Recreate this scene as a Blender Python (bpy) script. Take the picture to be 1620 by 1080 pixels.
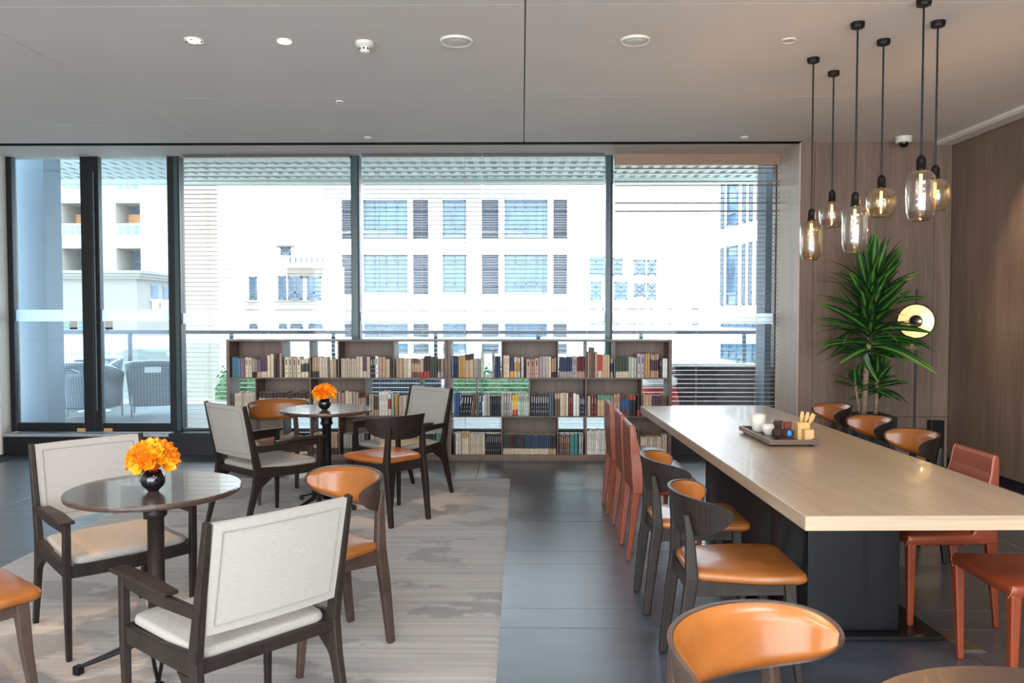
import bpy, math, random
from mathutils import Vector, Matrix, noise
random.seed(7)
PI = math.pi
R = math.radians
for o in list(bpy.data.objects):
    bpy.data.objects.remove(o)
SC = bpy.context.scene
COL = SC.collection

# ---------------------------------------------------------------- camera, sky, light, exposure
cam_d = bpy.data.cameras.new('camera')
cam = bpy.data.objects.new('camera', cam_d)
COL.objects.link(cam)
cam.location = (0, 0, 1.5)
cam.rotation_euler = (R(90 - 2.03), 0, R(0.72))
cam_d.sensor_width = 36.0
cam_d.lens = 36.0 * 1270 / 1620
cam_d.clip_end = 500
SC.camera = cam

world = bpy.data.worlds.new('sky')
SC.world = world
world.use_nodes = True
bg = world.node_tree.nodes['Background']
bg.inputs['Color'].default_value = (0.86, 0.93, 1.0, 1)
bg.inputs['Strength'].default_value = 2.9

SC.view_settings.view_transform = 'Standard'
SC.view_settings.look = 'None'
SC.view_settings.exposure = 1.75
SC.view_settings.gamma = 1.0
SC.view_settings.use_curve_mapping = False


def portal(loc, rot, sx, sy):
    d = bpy.data.lights.new('window_portal', 'AREA')
    d.shape = 'RECTANGLE'
    d.size = sx
    d.size_y = sy
    d.cycles.is_portal = True
    o = bpy.data.objects.new('window_portal', d)
    o.location = loc
    o.rotation_euler = rot
    COL.objects.link(o)


portal((-1.4, 8.85, 1.72), (R(-90), 0, 0), 8.2, 3.0)
portal((-0.7, -3.1, 1.6), (R(90), 0, 0), 9.2, 3.0)


def spot(loc, target, energy, size, color, blend=0.6, radius=0.04):
    d = bpy.data.lights.new('downlight_beam', 'SPOT')
    d.energy = energy
    d.spot_size = R(size)
    d.spot_blend = blend
    d.color = color
    d.shadow_soft_size = radius
    o = bpy.data.objects.new('downlight_beam', d)
    o.location = loc
    v = Vector(target) - Vector(loc)
    o.rotation_euler = v.to_track_quat('-Z', 'Y').to_euler()
    COL.objects.link(o)


for px_, py_ in ((-3.2, 0.9), (-0.6, 0.9), (2.0, 0.9), (-3.2, -1.2), (-0.6, -1.2), (2.0, -1.2)):  # unseen fill lights, added near and behind the camera to brighten the interior
    d = bpy.data.lights.new('added_fill_light', 'AREA')
    d.shape = 'RECTANGLE'
    d.size = 1.2
    d.size_y = 0.6
    d.energy = 16
    d.color = (0.93, 0.96, 1.0)
    o = bpy.data.objects.new('added_fill_light', d)
    o.location = (px_, py_, 3.13)
    COL.objects.link(o)

WARM = (1.0, 0.62, 0.33)
spot((-1.979, 4.879, 3.12), (-1.85, 3.72, 0.44), 70, 24, WARM)
spot((-1.437, 4.897, 3.12), (-1.15, 6.0, 0.46), 70, 26, WARM)
spot((-2.6, 2.6, 3.12), (-2.15, 3.1, 0.0), 50, 30, WARM)
spot((0.6, 2.2, 3.12), (0.8, 1.8, 0.6), 25, 40, (1.0, 0.8, 0.6))
for yy in (2.2, 3.6, 5.0, 6.6):
    spot((3.75, yy, 3.12), (4.1, yy, 1.3), 30, 60, (1.0, 0.75, 0.5), 0.9)


# ---------------------------------------------------------------- materials
def srgb(c):
    return tuple(((x / 255) / 12.92 if x / 255 <= 0.04045 else ((x / 255 + 0.055) / 1.055) ** 2.4) for x in c)


def mat(name, col, rough=0.5, metal=0.0, var=0.12, scale=8.0, stretch=(1, 1, 1), bump=0.0,
        bscale=None, coat=0.0, spec=0.5, detail=4.0, sheen=0.0, coord='Object', bdist=0.01):
    m = bpy.data.materials.new(name)
    m.use_nodes = True
    nt = m.node_tree
    b = nt.nodes['Principled BSDF']
    c = srgb(col)
    b.inputs['Roughness'].default_value = rough
    b.inputs['Metallic'].default_value = metal
    b.inputs['Coat Weight'].default_value = coat
    b.inputs['Specular IOR Level'].default_value = spec
    b.inputs['Sheen Weight'].default_value = sheen
    tc = nt.nodes.new('ShaderNodeTexCoord')
    mp = nt.nodes.new('ShaderNodeMapping')
    mp.inputs['Scale'].default_value = stretch
    nt.links.new(tc.outputs[coord], mp.inputs['Vector'])
    n = nt.nodes.new('ShaderNodeTexNoise')
    n.inputs['Scale'].default_value = scale
    n.inputs['Detail'].default_value = detail
    nt.links.new(mp.outputs['Vector'], n.inputs['Vector'])
    r = nt.nodes.new('ShaderNodeValToRGB')
    r.color_ramp.elements[0].position = 0.3
    r.color_ramp.elements[1].position = 0.7
    r.color_ramp.elements[0].color = tuple(x * (1 - var) for x in c) + (1,)
    r.color_ramp.elements[1].color = tuple(min(1, x * (1 + var)) for x in c) + (1,)
    nt.links.new(n.outputs['Fac'], r.inputs['Fac'])
    nt.links.new(r.outputs['Color'], b.inputs['Base Color'])
    if bump:
        n2 = nt.nodes.new('ShaderNodeTexNoise')
        n2.inputs['Scale'].default_value = bscale or scale * 4
        n2.inputs['Detail'].default_value = 3
        nt.links.new(mp.outputs['Vector'], n2.inputs['Vector'])
        bp = nt.nodes.new('ShaderNodeBump')
        bp.inputs['Strength'].default_value = bump
        bp.inputs['Distance'].default_value = bdist
        nt.links.new(n2.outputs['Fac'], bp.inputs['Height'])
        nt.links.new(bp.outputs['Normal'], b.inputs['Normal'])
    return m


def glass(name, tint=(1, 1, 1), refl=0.10, rough=0.02, edge=0.45, veil=0.0):
    """thin glass: tinted see-through surface with fresnel-like reflection"""
    m = bpy.data.materials.new(name)
    m.use_nodes = True
    nt = m.node_tree
    nt.nodes.remove(nt.nodes['Principled BSDF'])
    out = nt.nodes['Material Output']
    tr = nt.nodes.new('ShaderNodeBsdfTransparent')
    tr.inputs['Color'].default_value = tuple(tint) + (1,)
    gl = nt.nodes.new('ShaderNodeBsdfGlossy')
    gl.inputs['Roughness'].default_value = rough
    lw = nt.nodes.new('ShaderNodeLayerWeight')
    lw.inputs['Blend'].default_value = 0.35
    mr = nt.nodes.new('ShaderNodeMapRange')
    mr.inputs['To Min'].default_value = refl * 0.4
    mr.inputs['To Max'].default_value = edge
    nt.links.new(lw.outputs['Facing'], mr.inputs['Value'])
    mx = nt.nodes.new('ShaderNodeMixShader')
    nt.links.new(mr.outputs['Result'], mx.inputs['Fac'])
    nt.links.new(tr.outputs['BSDF'], mx.inputs[1])
    nt.links.new(gl.outputs['BSDF'], mx.inputs[2])
    if veil:
        df = nt.nodes.new('ShaderNodeBsdfTranslucent')
        df.inputs['Color'].default_value = (0.95, 0.97, 1, 1)
        m2 = nt.nodes.new('ShaderNodeMixShader')
        m2.inputs['Fac'].default_value = veil
        nt.links.new(mx.outputs['Shader'], m2.inputs[1])
        nt.links.new(df.outputs['BSDF'], m2.inputs[2])
        nt.links.new(m2.outputs['Shader'], out.inputs['Surface'])
    else:
        nt.links.new(mx.outputs['Shader'], out.inputs['Surface'])
    return m


def emis(name, col, strength):
    m = bpy.data.materials.new(name)
    m.use_nodes = True
    b = m.node_tree.nodes['Principled BSDF']
    b.inputs['Base Color'].default_value = srgb(col) + (1,)
    b.inputs['Emission Color'].default_value = srgb(col) + (1,)
    b.inputs['Emission Strength'].default_value = strength
    return m


def woodmat(name, dark, light, axis='Z', scale=1.0, rough=0.45, coat=0.0, bump=0.15, spec=0.5):
    m = bpy.data.materials.new(name)
    m.use_nodes = True
    nt = m.node_tree
    b = nt.nodes['Principled BSDF']
    b.inputs['Roughness'].default_value = rough
    b.inputs['Coat Weight'].default_value = coat
    b.inputs['Specular IOR Level'].default_value = spec
    tc = nt.nodes.new('ShaderNodeTexCoord')
    mp = nt.nodes.new('ShaderNodeMapping')
    s = [28 * scale] * 3
    s['XYZ'.index(axis)] = 1.1 * scale
    mp.inputs['Scale'].default_value = s
    nt.links.new(tc.outputs['Object'], mp.inputs['Vector'])
    n = nt.nodes.new('ShaderNodeTexNoise')
    n.inputs['Scale'].default_value = 2.2
    n.inputs['Detail'].default_value = 8
    n.inputs['Distortion'].default_value = 0.6
    nt.links.new(mp.outputs['Vector'], n.inputs['Vector'])
    mp2 = nt.nodes.new('ShaderNodeMapping')
    s2 = [3.0 * scale] * 3
    s2['XYZ'.index(axis)] = 0.4 * scale
    mp2.inputs['Scale'].default_value = s2
    nt.links.new(tc.outputs['Object'], mp2.inputs['Vector'])
    n3 = nt.nodes.new('ShaderNodeTexNoise')
    n3.inputs['Scale'].default_value = 1.5
    nt.links.new(mp2.outputs['Vector'], n3.inputs['Vector'])
    mm = nt.nodes.new('ShaderNodeMath')
    mm.operation = 'ADD'
    m3 = nt.nodes.new('ShaderNodeMath')
    m3.operation = 'MULTIPLY'
    m3.inputs[1].default_value = 0.5
    nt.links.new(n.outputs['Fac'], mm.inputs[0])
    nt.links.new(n3.outputs['Fac'], mm.inputs[1])
    nt.links.new(mm.outputs[0], m3.inputs[0])
    r = nt.nodes.new('ShaderNodeValToRGB')
    r.color_ramp.elements[0].position = 0.36
    r.color_ramp.elements[1].position = 0.64
    r.color_ramp.elements[0].color = srgb(dark) + (1,)
    r.color_ramp.elements[1].color = srgb(light) + (1,)
    nt.links.new(m3.outputs[0], r.inputs['Fac'])
    nt.links.new(r.outputs['Color'], b.inputs['Base Color'])
    bp = nt.nodes.new('ShaderNodeBump')
    bp.inputs['Strength'].default_value = bump
    bp.inputs['Distance'].default_value = 0.0006
    nt.links.new(n.outputs['Fac'], bp.inputs['Height'])
    nt.links.new(bp.outputs['Normal'], b.inputs['Normal'])
    return m


M = {}
M['slate'] = mat('slate_tile', (58, 64, 74), 0.40, var=0.35, scale=3, bump=0.7, bscale=110, spec=1.0, bdist=0.0012, stretch=(1, 2.2, 1), coat=1.0)
M['slate'].node_tree.nodes['Principled BSDF'].inputs['Coat Roughness'].default_value = 0.32
M['slate'].node_tree.nodes['Principled BSDF'].inputs['Coat IOR'].default_value = 1.7
M['grout'] = mat('dark_grout', (44, 47, 51), 0.8)
M['ceil'] = mat('ceiling_paint', (212, 205, 198), 0.7, var=0.02, scale=2)
M['ceilgap'] = mat('ceiling_shadow_gap', (120, 118, 116), 0.7)
M['slot'] = mat('matt_black_slot', (6, 6, 7), 0.95, spec=0.1)
M['black'] = mat('black_aluminium', (28, 28, 31), 0.4, metal=0.3, var=0.1)
M['teal'] = mat('teal_glazing_gasket', (50, 76, 78), 0.3, var=0.15, scale=20)
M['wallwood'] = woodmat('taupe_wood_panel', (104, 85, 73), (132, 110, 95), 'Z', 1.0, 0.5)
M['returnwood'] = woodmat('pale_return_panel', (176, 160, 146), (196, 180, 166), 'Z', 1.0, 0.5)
M['shelfwood'] = woodmat('bookcase_wood', (100, 81, 69), (126, 105, 91), 'Z', 1.5, 0.5)
M['beige'] = mat('beige_wall_paint', (205, 196, 184), 0.6, var=0.03)
M['white'] = mat('white_plaster', (232, 230, 226), 0.6, var=0.02)
M['darkwood'] = woodmat('dark_stained_ash', (28, 22, 19), (46, 37, 32), 'Z', 2.0, 0.46, spec=0.3)
M['brownwood'] = woodmat('walnut_stain', (58, 45, 38), (80, 63, 54), 'X', 2.0, 0.42, spec=0.35)
M['tablewood'] = woodmat('bleached_oak', (158, 136, 112), (186, 163, 137), 'Y', 0.8, 0.3, coat=0.12, bump=0.3)
M['tableend'] = woodmat('bleached_oak_end', (158, 136, 112), (186, 163, 137), 'X', 0.8, 0.36, bump=0.3)
M['roundtop'] = woodmat('round_top_veneer', (56, 43, 36), (80, 62, 53), 'X', 1.0, 0.26, coat=0.3)
M['leather'] = mat('cognac_leather', (148, 88, 38), 0.3, var=0.24, scale=5, bump=0.12, bscale=180, coat=0.12, bdist=0.002)
M['redleather'] = mat('rust_saddle_leather', (128, 54, 25), 0.42, var=0.1, scale=6, bump=0.12, bscale=200, coat=0.1, bdist=0.002)
M['stitch'] = mat('pale_leather_piping', (196, 120, 88), 0.5)
M['fabric'] = mat('greige_woven_fabric', (166, 160, 152), 0.9, var=0.06, scale=60, stretch=(1, 1, 4), bump=0.3, bscale=300, sheen=0.0, bdist=0.002)
M['fabricseam'] = mat('fabric_seam', (140, 134, 128), 0.9)
M['castiron'] = mat('black_cast_iron', (24, 24, 26), 0.45, metal=0.5)
M['baseblack'] = mat('black_lacquer', (5, 6, 9), 0.4, spec=0.3, var=0.2, scale=3, coat=0.3)
M['vase'] = mat('black_glazed_ceramic', (12, 14, 20), 0.08, coat=0.8, var=0.1)
M['petal'] = mat('marigold_petal', (255, 160, 8), 0.6, var=0.25, scale=18)
M['petal2'] = mat('amber_petal', (255, 130, 4), 0.6, var=0.25, scale=18)
M['flowerheart'] = mat('orange_flower_heart', (226, 90, 10), 0.7)
M['stem'] = mat('green_stem', (60, 92, 40), 0.6)
M['pendglassA'] = glass('amber_pendant_glass', (0.94, 0.82, 0.56), 0.35, edge=0.9)
M['pendglassB'] = glass('smoked_pendant_glass', (0.84, 0.76, 0.68), 0.35, edge=0.9)
M['pendglassC'] = glass('clear_pendant_glass', (0.92, 0.88, 0.82), 0.35, edge=0.9)
M['pendmetal'] = mat('gunmetal', (38, 36, 36), 0.35, metal=0.7)
M['filament'] = emis('glowing_filament', (255, 178, 80), 7)
M['bulbglass'] = glass('bulb_glass', (1.0, 0.93, 0.8), 0.1, edge=0.4)
M['winglass'] = glass('window_glass', (0.93, 0.97, 0.98), 0.025, edge=0.5)
M['doorglass'] = glass('door_glass', (0.82, 0.92, 0.97), 0.04, edge=0.5, veil=0.04)
M['frost'] = glass('frosted_band', (0.93, 0.96, 1), 0.05, edge=0.1, veil=0.6)
M['slat'] = mat('blind_slat', (150, 122, 100), 0.42, var=0.1, scale=2, stretch=(1, 20, 20))
M['slatgrey'] = mat('grey_blind_slat', (96, 92, 90), 0.35, var=0.05)
M['cord'] = mat('blind_cord', (190, 176, 160), 0.8)
M['leaf'] = None
M['trunk'] = mat('dracaena_bark', (150, 128, 104), 0.85, var=0.25, scale=30, bump=0.5, bscale=60)
M['pot'] = mat('black_planter', (22, 22, 25), 0.35)
M['soil'] = mat('potting_soil', (48, 36, 28), 0.95, bump=0.6, bscale=60)
M['lampdish'] = emis('lit_lamp_dish', (255, 214, 140), 0.20)
M['concrete'] = mat('blue_grey_column_paint', (98, 114, 126), 0.7, var=0.05)
M['deck'] = mat('terrace_deck_boards', (112, 116, 118), 0.6, var=0.15, scale=2, stretch=(1, 12, 1))
M['canopy'] = mat('canopy_fin_paint', (186, 196, 191), 0.6, var=0.04)
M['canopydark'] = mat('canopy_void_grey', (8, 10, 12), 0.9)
M['wicker'] = mat('grey_wicker', (92, 108, 120), 0.6, var=0.35, scale=90, stretch=(1, 1, 1.6), bump=0.8, bscale=110)
def wicker(name, c0, c1, sc):
    m = bpy.data.materials.new(name)
    m.use_nodes = True
    nt = m.node_tree
    b = nt.nodes['Principled BSDF']
    b.inputs['Roughness'].default_value = 0.6
    tc = nt.nodes.new('ShaderNodeTexCoord')
    ws = []
    for ax, k_ in (('X', 0.8), ('Z', 1.0)):
        w = nt.nodes.new('ShaderNodeTexWave')
        w.bands_direction = ax
        w.inputs['Scale'].default_value = sc * k_
        nt.links.new(tc.outputs['Object'], w.inputs['Vector'])
        ws.append(w)
    mu = nt.nodes.new('ShaderNodeMath')
    mu.operation = 'MULTIPLY'
    nt.links.new(ws[0].outputs['Fac'], mu.inputs[0])
    nt.links.new(ws[1].outputs['Fac'], mu.inputs[1])
    r = nt.nodes.new('ShaderNodeValToRGB')
    r.color_ramp.elements[1].position = 0.6
    r.color_ramp.elements[0].color = srgb(c0) + (1,)
    r.color_ramp.elements[1].color = srgb(c1) + (1,)
    nt.links.new(mu.outputs[0], r.inputs['Fac'])
    nt.links.new(r.outputs['Color'], b.inputs['Base Color'])
    return m


M['wicker'] = wicker('grey_wicker_weave', (58, 74, 86), (128, 146, 158), 11)
M['darkwicker'] = mat('brown_wicker', (62, 56, 60), 0.6, var=0.35, scale=80, stretch=(0.3, 0.3, 3), bump=0.8, bscale=110)
M['alu'] = mat('brushed_aluminium', (190, 196, 200), 0.3, metal=0.7)
M['railmetal'] = mat('slate_blue_rail', (66, 76, 90), 0.45, metal=0.2)
M['railglass'] = glass('railing_glass', (0.82, 0.93, 0.95), 0.15, edge=0.5)
M['redcushion'] = mat('red_outdoor_cushion', (190, 60, 54), 0.85, bump=0.2)
M['whitecushion'] = mat('white_outdoor_cushion', (238, 236, 234), 0.85)
M['hedge'] = mat('hedge_foliage', (104, 140, 82), 0.7, var=0.35, scale=14)
M['facade'] = mat('white_render', (236, 234, 230), 0.8, var=0.02, scale=0.4)
M['facade2'] = mat('pale_stone_cladding', (158, 146, 132), 0.8, var=0.05, scale=0.5)
M['stone'] = mat('grey_beige_stone', (118, 111, 102), 0.8, var=0.06, scale=0.6)
M['louver'] = mat('grey_louvre', (100, 103, 113), 0.6)
M['farpane'] = mat('far_window_glass', (50, 84, 110), 0.15, var=0.45, scale=0.9, spec=0.8, stretch=(1.4, 1, 0.8))
M['farframe'] = mat('grey_window_frame', (84, 98, 112), 0.5)
M['ground'] = mat('street_paving', (116, 116, 114), 0.9, var=0.1, scale=0.2)
M['orange'] = mat('painted_orange_reflection', (226, 150, 84), 0.7)  # reflected interior glow, put in as a flat colour
M['traywood'] = woodmat('tray_walnut', (84, 66, 54), (112, 90, 74), 'X', 2.0, 0.35)
M['trayin'] = mat('tray_slate_inlay', (58, 62, 68), 0.2)
M['bamboo'] = woodmat('bamboo', (196, 150, 92), (222, 178, 116), 'Z', 3.0, 0.45)
M['mug'] = mat('cream_stoneware', (226, 220, 208), 0.35, var=0.04)
M['choc'] = mat('dark_brown_fuzz', (62, 34, 30), 0.8, bump=0.6, bscale=220)
M['rust'] = mat('red_brown_fuzz', (118, 54, 40), 0.8, bump=0.6, bscale=220)
M['bluelabel'] = mat('bright_blue_patch', (30, 130, 214), 0.5)
M['brass'] = mat('brushed_floor_plate', (150, 136, 112), 0.3, metal=0.8)
M['sensor'] = mat('sensor_plastic', (224, 218, 208), 0.5, var=0.02)
M['speakergrill'] = mat('ceiling_speaker_grille', (200, 197, 190), 0.6, bump=0.4, bscale=400)
M['lens'] = mat('dark_dome_lens', (18, 16, 16), 0.1)
M['litdisc'] = emis('lit_downlight_lens', (255, 250, 240), 0.9)
M['paper'] = mat('book_pages', (226, 214, 192), 0.9)
M['sign'] = mat('white_sign_letter', (250, 250, 250), 0.5)


def leafmat():
    m = bpy.data.materials.new('dracaena_leaf')
    m.use_nodes = True
    nt = m.node_tree
    b = nt.nodes['Principled BSDF']
    b.inputs['Roughness'].default_value = 0.35
    tc = nt.nodes.new('ShaderNodeTexCoord')
    sp = nt.nodes.new('ShaderNodeSeparateXYZ')
    nt.links.new(tc.outputs['Object'], sp.inputs[0])
    ab = nt.nodes.new('ShaderNodeMath')
    ab.operation = 'ABSOLUTE'
    nt.links.new(sp.outputs['X'], ab.inputs[0])
    n = nt.nodes.new('ShaderNodeTexNoise')
    n.inputs['Scale'].default_value = 9
    nt.links.new(tc.outputs['Object'], n.inputs['Vector'])
    ml = nt.nodes.new('ShaderNodeMath')
    ml.operation = 'MULTIPLY_ADD'
    ml.inputs[1].default_value = 0.012
    nt.links.new(n.outputs['Fac'], ml.inputs[0])
    nt.links.new(ab.outputs[0], ml.inputs[2])
    mr = nt.nodes.new('ShaderNodeMapRange')
    mr.inputs['From Min'].default_value = 0.009
    mr.inputs['From Max'].default_value = 0.020
    nt.links.new(ml.outputs[0], mr.inputs['Value'])
    r = nt.nodes.new('ShaderNodeValToRGB')
    r.color_ramp.elements[0].color = srgb((92, 140, 48)) + (1,)
    r.color_ramp.elements[1].color = srgb((26, 62, 32)) + (1,)
    nt.links.new(mr.outputs['Result'], r.inputs['Fac'])
    nt.links.new(r.outputs['Color'], b.inputs['Base Color'])
    return m


M['leaf'] = leafmat()


# ---------------------------------------------------------------- mesh helpers
class MB:
    def __init__(s):
        s.v, s.f, s.m = [], [], []

    def add(s, v, f, mi=0):
        n = len(s.v)
        s.v += [tuple(p) for p in v]
        for q in f:
            s.f.append([i + n for i in q])
            s.m.append(mi)
        return s

    def box(s, x0, x1, y0, y1, z0, z1, mi=0):
        v = [(x0, y0, z0), (x1, y0, z0), (x1, y1, z0), (x0, y1, z0), (x0, y0, z1), (x1, y0, z1), (x1, y1, z1), (x0, y1, z1)]
        return s.add(v, [(0, 3, 2, 1), (4, 5, 6, 7), (0, 1, 5, 4), (1, 2, 6, 5), (2, 3, 7, 6), (3, 0, 4, 7)], mi)

    def hexa(s, v, mi=0):
        return s.add(v, [(0, 3, 2, 1), (4, 5, 6, 7), (0, 1, 5, 4), (1, 2, 6, 5), (2, 3, 7, 6), (3, 0, 4, 7)], mi)

    def bars(s, pts, sizes, up=(0, 1, 0), mi=0):
        """rectangular section swept along pts; sizes = (width across, depth along 'up')"""
        n = len(pts)
        P = [Vector(p) for p in pts]
        rings = []
        for i, p in enumerate(P):
            if i == 0:
                t = P[1] - P[0]
            elif i == n - 1:
                t = P[-1] - P[-2]
            else:
                t = (P[i + 1] - P[i]).normalized() + (P[i] - P[i - 1]).normalized()
            t.normalize()
            u = Vector(up)
            u = (u - t * u.dot(t))
            if u.length < 1e-4:
                u = Vector((1, 0, 0)) - t * t.x
            u.normalize()
            w = t.cross(u)
            a, b = sizes[i] if isinstance(sizes, list) else sizes
            rings.append([p + w * a / 2 + u * b / 2, p - w * a / 2 + u * b / 2, p - w * a / 2 - u * b / 2, p + w * a / 2 - u * b / 2])
        v = [q for r_ in rings for q in r_]
        f = [(3, 2, 1, 0), tuple(4 * (n - 1) + k for k in range(4))]
        for i in range(n - 1):
            for k in range(4):
                a = 4 * i + k
                b = 4 * i + (k + 1) % 4
                f.append((a, b, b + 4, a + 4))
        return s.add(v, f, mi)

    def tube(s, pts, rad, n=10, mi=0):
        P = [Vector(p) for p in pts]
        rings = []
        for i, p in enumerate(P):
            t = (P[min(i + 1, len(P) - 1)] - P[max(i - 1, 0)]).normalized()
            u = Vector((0, 0, 1)) if abs(t.z) < 0.9 else Vector((1, 0, 0))
            a = t.cross(u).normalized()
            b = t.cross(a).normalized()
            r_ = rad[i] if isinstance(rad, (list, tuple)) else rad
            rings.append([p + a * math.cos(2 * PI * k / n) * r_ + b * math.sin(2 * PI * k / n) * r_ for k in range(n)])
        v = [q for r_ in rings for q in r_]
        f = [tuple(range(n - 1, -1, -1)), tuple((len(P) - 1) * n + k for k in range(n))]
        for i in range(len(P) - 1):
            for k in range(n):
                a = i * n + k
                b = i * n + (k + 1) % n
                f.append((a, b, b + n, a + n))
        return s.add(v, f, mi)

    def lathe(s, prof, n=24, c=(0, 0, 0), mi=0, caps=True):
        v = []
        for (r_, z) in prof:
            for k in range(n):
                v.append((c[0] + r_ * math.cos(2 * PI * k / n), c[1] + r_ * math.sin(2 * PI * k / n), c[2] + z))
        f = []
        for i in range(len(prof) - 1):
            for k in range(n):
                a = i * n + k
                b = i * n + (k + 1) % n
                f.append((a, b, b + n, a + n))
        if caps:
            f.append(tuple(range(n - 1, -1, -1)))
            f.append(tuple((len(prof) - 1) * n + k for k in range(n)))
        return s.add(v, f, mi)

    def sphere(s, c, r_, n=12, sc=(1, 1, 1), mi=0):
        pr = [(max(1e-4, math.sin(PI * i / n)) * r_, -math.cos(PI * i / n) * r_) for i in range(n + 1)]
        k0 = len(s.v)
        s.lathe(pr, n * 2, (0, 0, 0), mi)
        for i in range(k0, len(s.v)):
            x, y, z = s.v[i]
            s.v[i] = (c[0] + x * sc[0], c[1] + y * sc[1], c[2] + z * sc[2])
        return s

    def grid(s, fn, nu, nv, mi=0, skip=None, closed_u=False):
        v = [fn(i / nu, j / nv) for j in range(nv + 1) for i in range(nu + 1)]
        f = []
        for j in range(nv):
            for i in range(nu):
                if skip and skip(i, j):
                    continue
                a = j * (nu + 1) + i
                f.append((a, a + 1, a + nu + 2, a + nu + 1))
        return s.add(v, f, mi)

    def shift(s, dx, dy, dz):
        s.v = [(x + dx, y + dy, z + dz) for x, y, z in s.v]
        return s

    def build(s, name, mats, parent=None, smooth=False, bevel=0.0, seg=2, loc=None, solid=0.0, sub=0):
        me = bpy.data.meshes.new(name)
        me.from_pydata(s.v, [], s.f)
        if not isinstance(mats, (list, tuple)):
            mats = [mats]
        for m_ in mats:
            me.materials.append(m_)
        if len(mats) > 1:
            me.polygons.foreach_set('material_index', s.m)
        if smooth:
            me.polygons.foreach_set('use_smooth', [True] * len(me.polygons))
        me.update()
        o = bpy.data.objects.new(name, me)
        COL.objects.link(o)
        if parent:
            o.parent = parent
        if loc:
            o.location = loc
        if solid:
            d = o.modifiers.new('solid', 'SOLIDIFY')
            d.thickness = solid
            d.offset = 0
        if bevel:
            d = o.modifiers.new('bevel', 'BEVEL')
            d.width = bevel
            d.segments = seg
            d.limit_method = 'ANGLE'
            d.angle_limit = R(35)
            d.harden_normals = False
        if sub:
            d = o.modifiers.new('sub', 'SUBSURF')
            d.levels = sub
            d.render_levels = sub
        return o


def tag(o, label=None, cat=None, group=None, kind=None):
    if label:
        o['label'] = label
    if cat:
        o['category'] = cat
    if group:
        o['group'] = group
    if kind:
        o['kind'] = kind
    return o


def empty(name, loc=(0, 0, 0), rz=0.0):
    o = bpy.data.objects.new(name, None)
    o.empty_display_size = 0.1
    o.location = loc
    o.rotation_euler = (0, 0, rz)
    COL.objects.link(o)
    return o


def kids(o):
    return [c for c in ALLK.get(o.name, [])]


def copy_tree(o, parent=None):
    c = o.copy()
    COL.objects.link(c)
    if parent:
        c.parent = parent
    for ch in list(o.children):
        copy_tree(ch, c)
    return c


def place(proto, first, x, y, deg, label, group=None, z=0.0):
    if x < 0 and 1.2 < y < 7.2:
        z = 0.010
    o = proto if first else copy_tree(proto)
    o.location = (x, y, z)
    o.rotation_euler = (0, 0, R(deg))
    o['label'] = label
    if group:
        o['group'] = group
    return o


def share(mesh_obj_name, me, mats_parent, loc=(0, 0, 0), rot=(0, 0, 0), scale=(1, 1, 1), kind=None):
    o = bpy.data.objects.new(mesh_obj_name, me)
    COL.objects.link(o)
    if mats_parent:
        o.parent = mats_parent
    o.location = loc
    o.rotation_euler = rot
    o.scale = scale
    if kind:
        o['kind'] = kind
    return o


CZ = 3.146   # ceiling height

# ================================================================= THE SETTING
# floor: slab with alternating wide and narrow courses of slate tiles
fl = MB().box(-5.7, 4.3, -3.1, 8.75, -0.12, -0.006).build('floor', M['grout'])
tag(fl, kind='structure')
rows = []
y = 4.03
k = 0
while y < 8.6:
    h = 0.73 if k % 2 == 0 else 0.25
    rows.append((y, min(y + h, 8.6)))
    y += h
    k += 1
y = 4.03
k = 0
while y > -3.0:
    h = 0.25 if k % 2 == 0 else 0.73
    rows.append((max(y - h, -3.05), y))
    y -= h
    k += 1
tilemeshes = {}
for ri, (y0, y1) in enumerate(sorted(rows)):
    if y1 - y0 < 0.02:
        continue
    off = 0.78
    x = -6.0 + off
    while x < 4.2:
        a, b = max(x, -5.65), min(x + 1.2, 4.25)
        x += 1.2
        if b - a < 0.03:
            continue
        key = (round(b - a, 3), round(y1 - y0, 3))
        if key not in tilemeshes:
            w, h = key[0] - 0.003, key[1] - 0.003
            o = MB().box(-w / 2, w / 2, -h / 2, h / 2, -0.012, 0).build('floor_tile', M['slate'], fl, bevel=0.0015, seg=1)
            o.location = ((a + b) / 2, (y0 + y1) / 2, 0)
            tilemeshes[key] = o
        else:
            c = tilemeshes[key].copy()
            COL.objects.link(c)
            c.location = ((a + b) / 2, (y0 + y1) / 2, random.uniform(-0.0008, 0))

# ceiling: plasterboard panels with shadow gaps
ce = MB().box(-5.7, 4.3, -3.1, 7.88, CZ + 0.012, CZ + 0.2).build('ceiling', M['ceilgap'])
tag(ce, kind='structure')


def cpanel(x0, x1, y0, y1, g=0.0025):
    if y1 > 7.8 and x1 > 2.8:
        cpanel(x0, 2.69, y0, y1)
        x0 = 2.69
        g = 0.0001
    elif y1 > 7.8:
        y1 = 7.802
    MB().box(x0 + g, x1 - g, y0 + g, y1 - g, CZ, CZ + 0.014).build('ceiling_panel', M['ceil'], ce)


ys = [-3.1, 0.7, 2.5, 4.35, 6.19, 7.88]
for i in range(5):
    y0, y1 = ys[i], ys[i + 1]
    cpanel(0.0185, 4.3, y0, y1)
    if y1 <= 4.4:
        cpanel(-5.7, -3.07, y0, y1)
        cpanel(-3.07, 0.0145, y0, y1)
    else:
        cpanel(-3.07, 0.0145, y0, y1)
cpanel(-5.7, -3.07, 4.35, 7.04)
cpanel(-5.7, -3.07, 7.04, 7.88)
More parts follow.
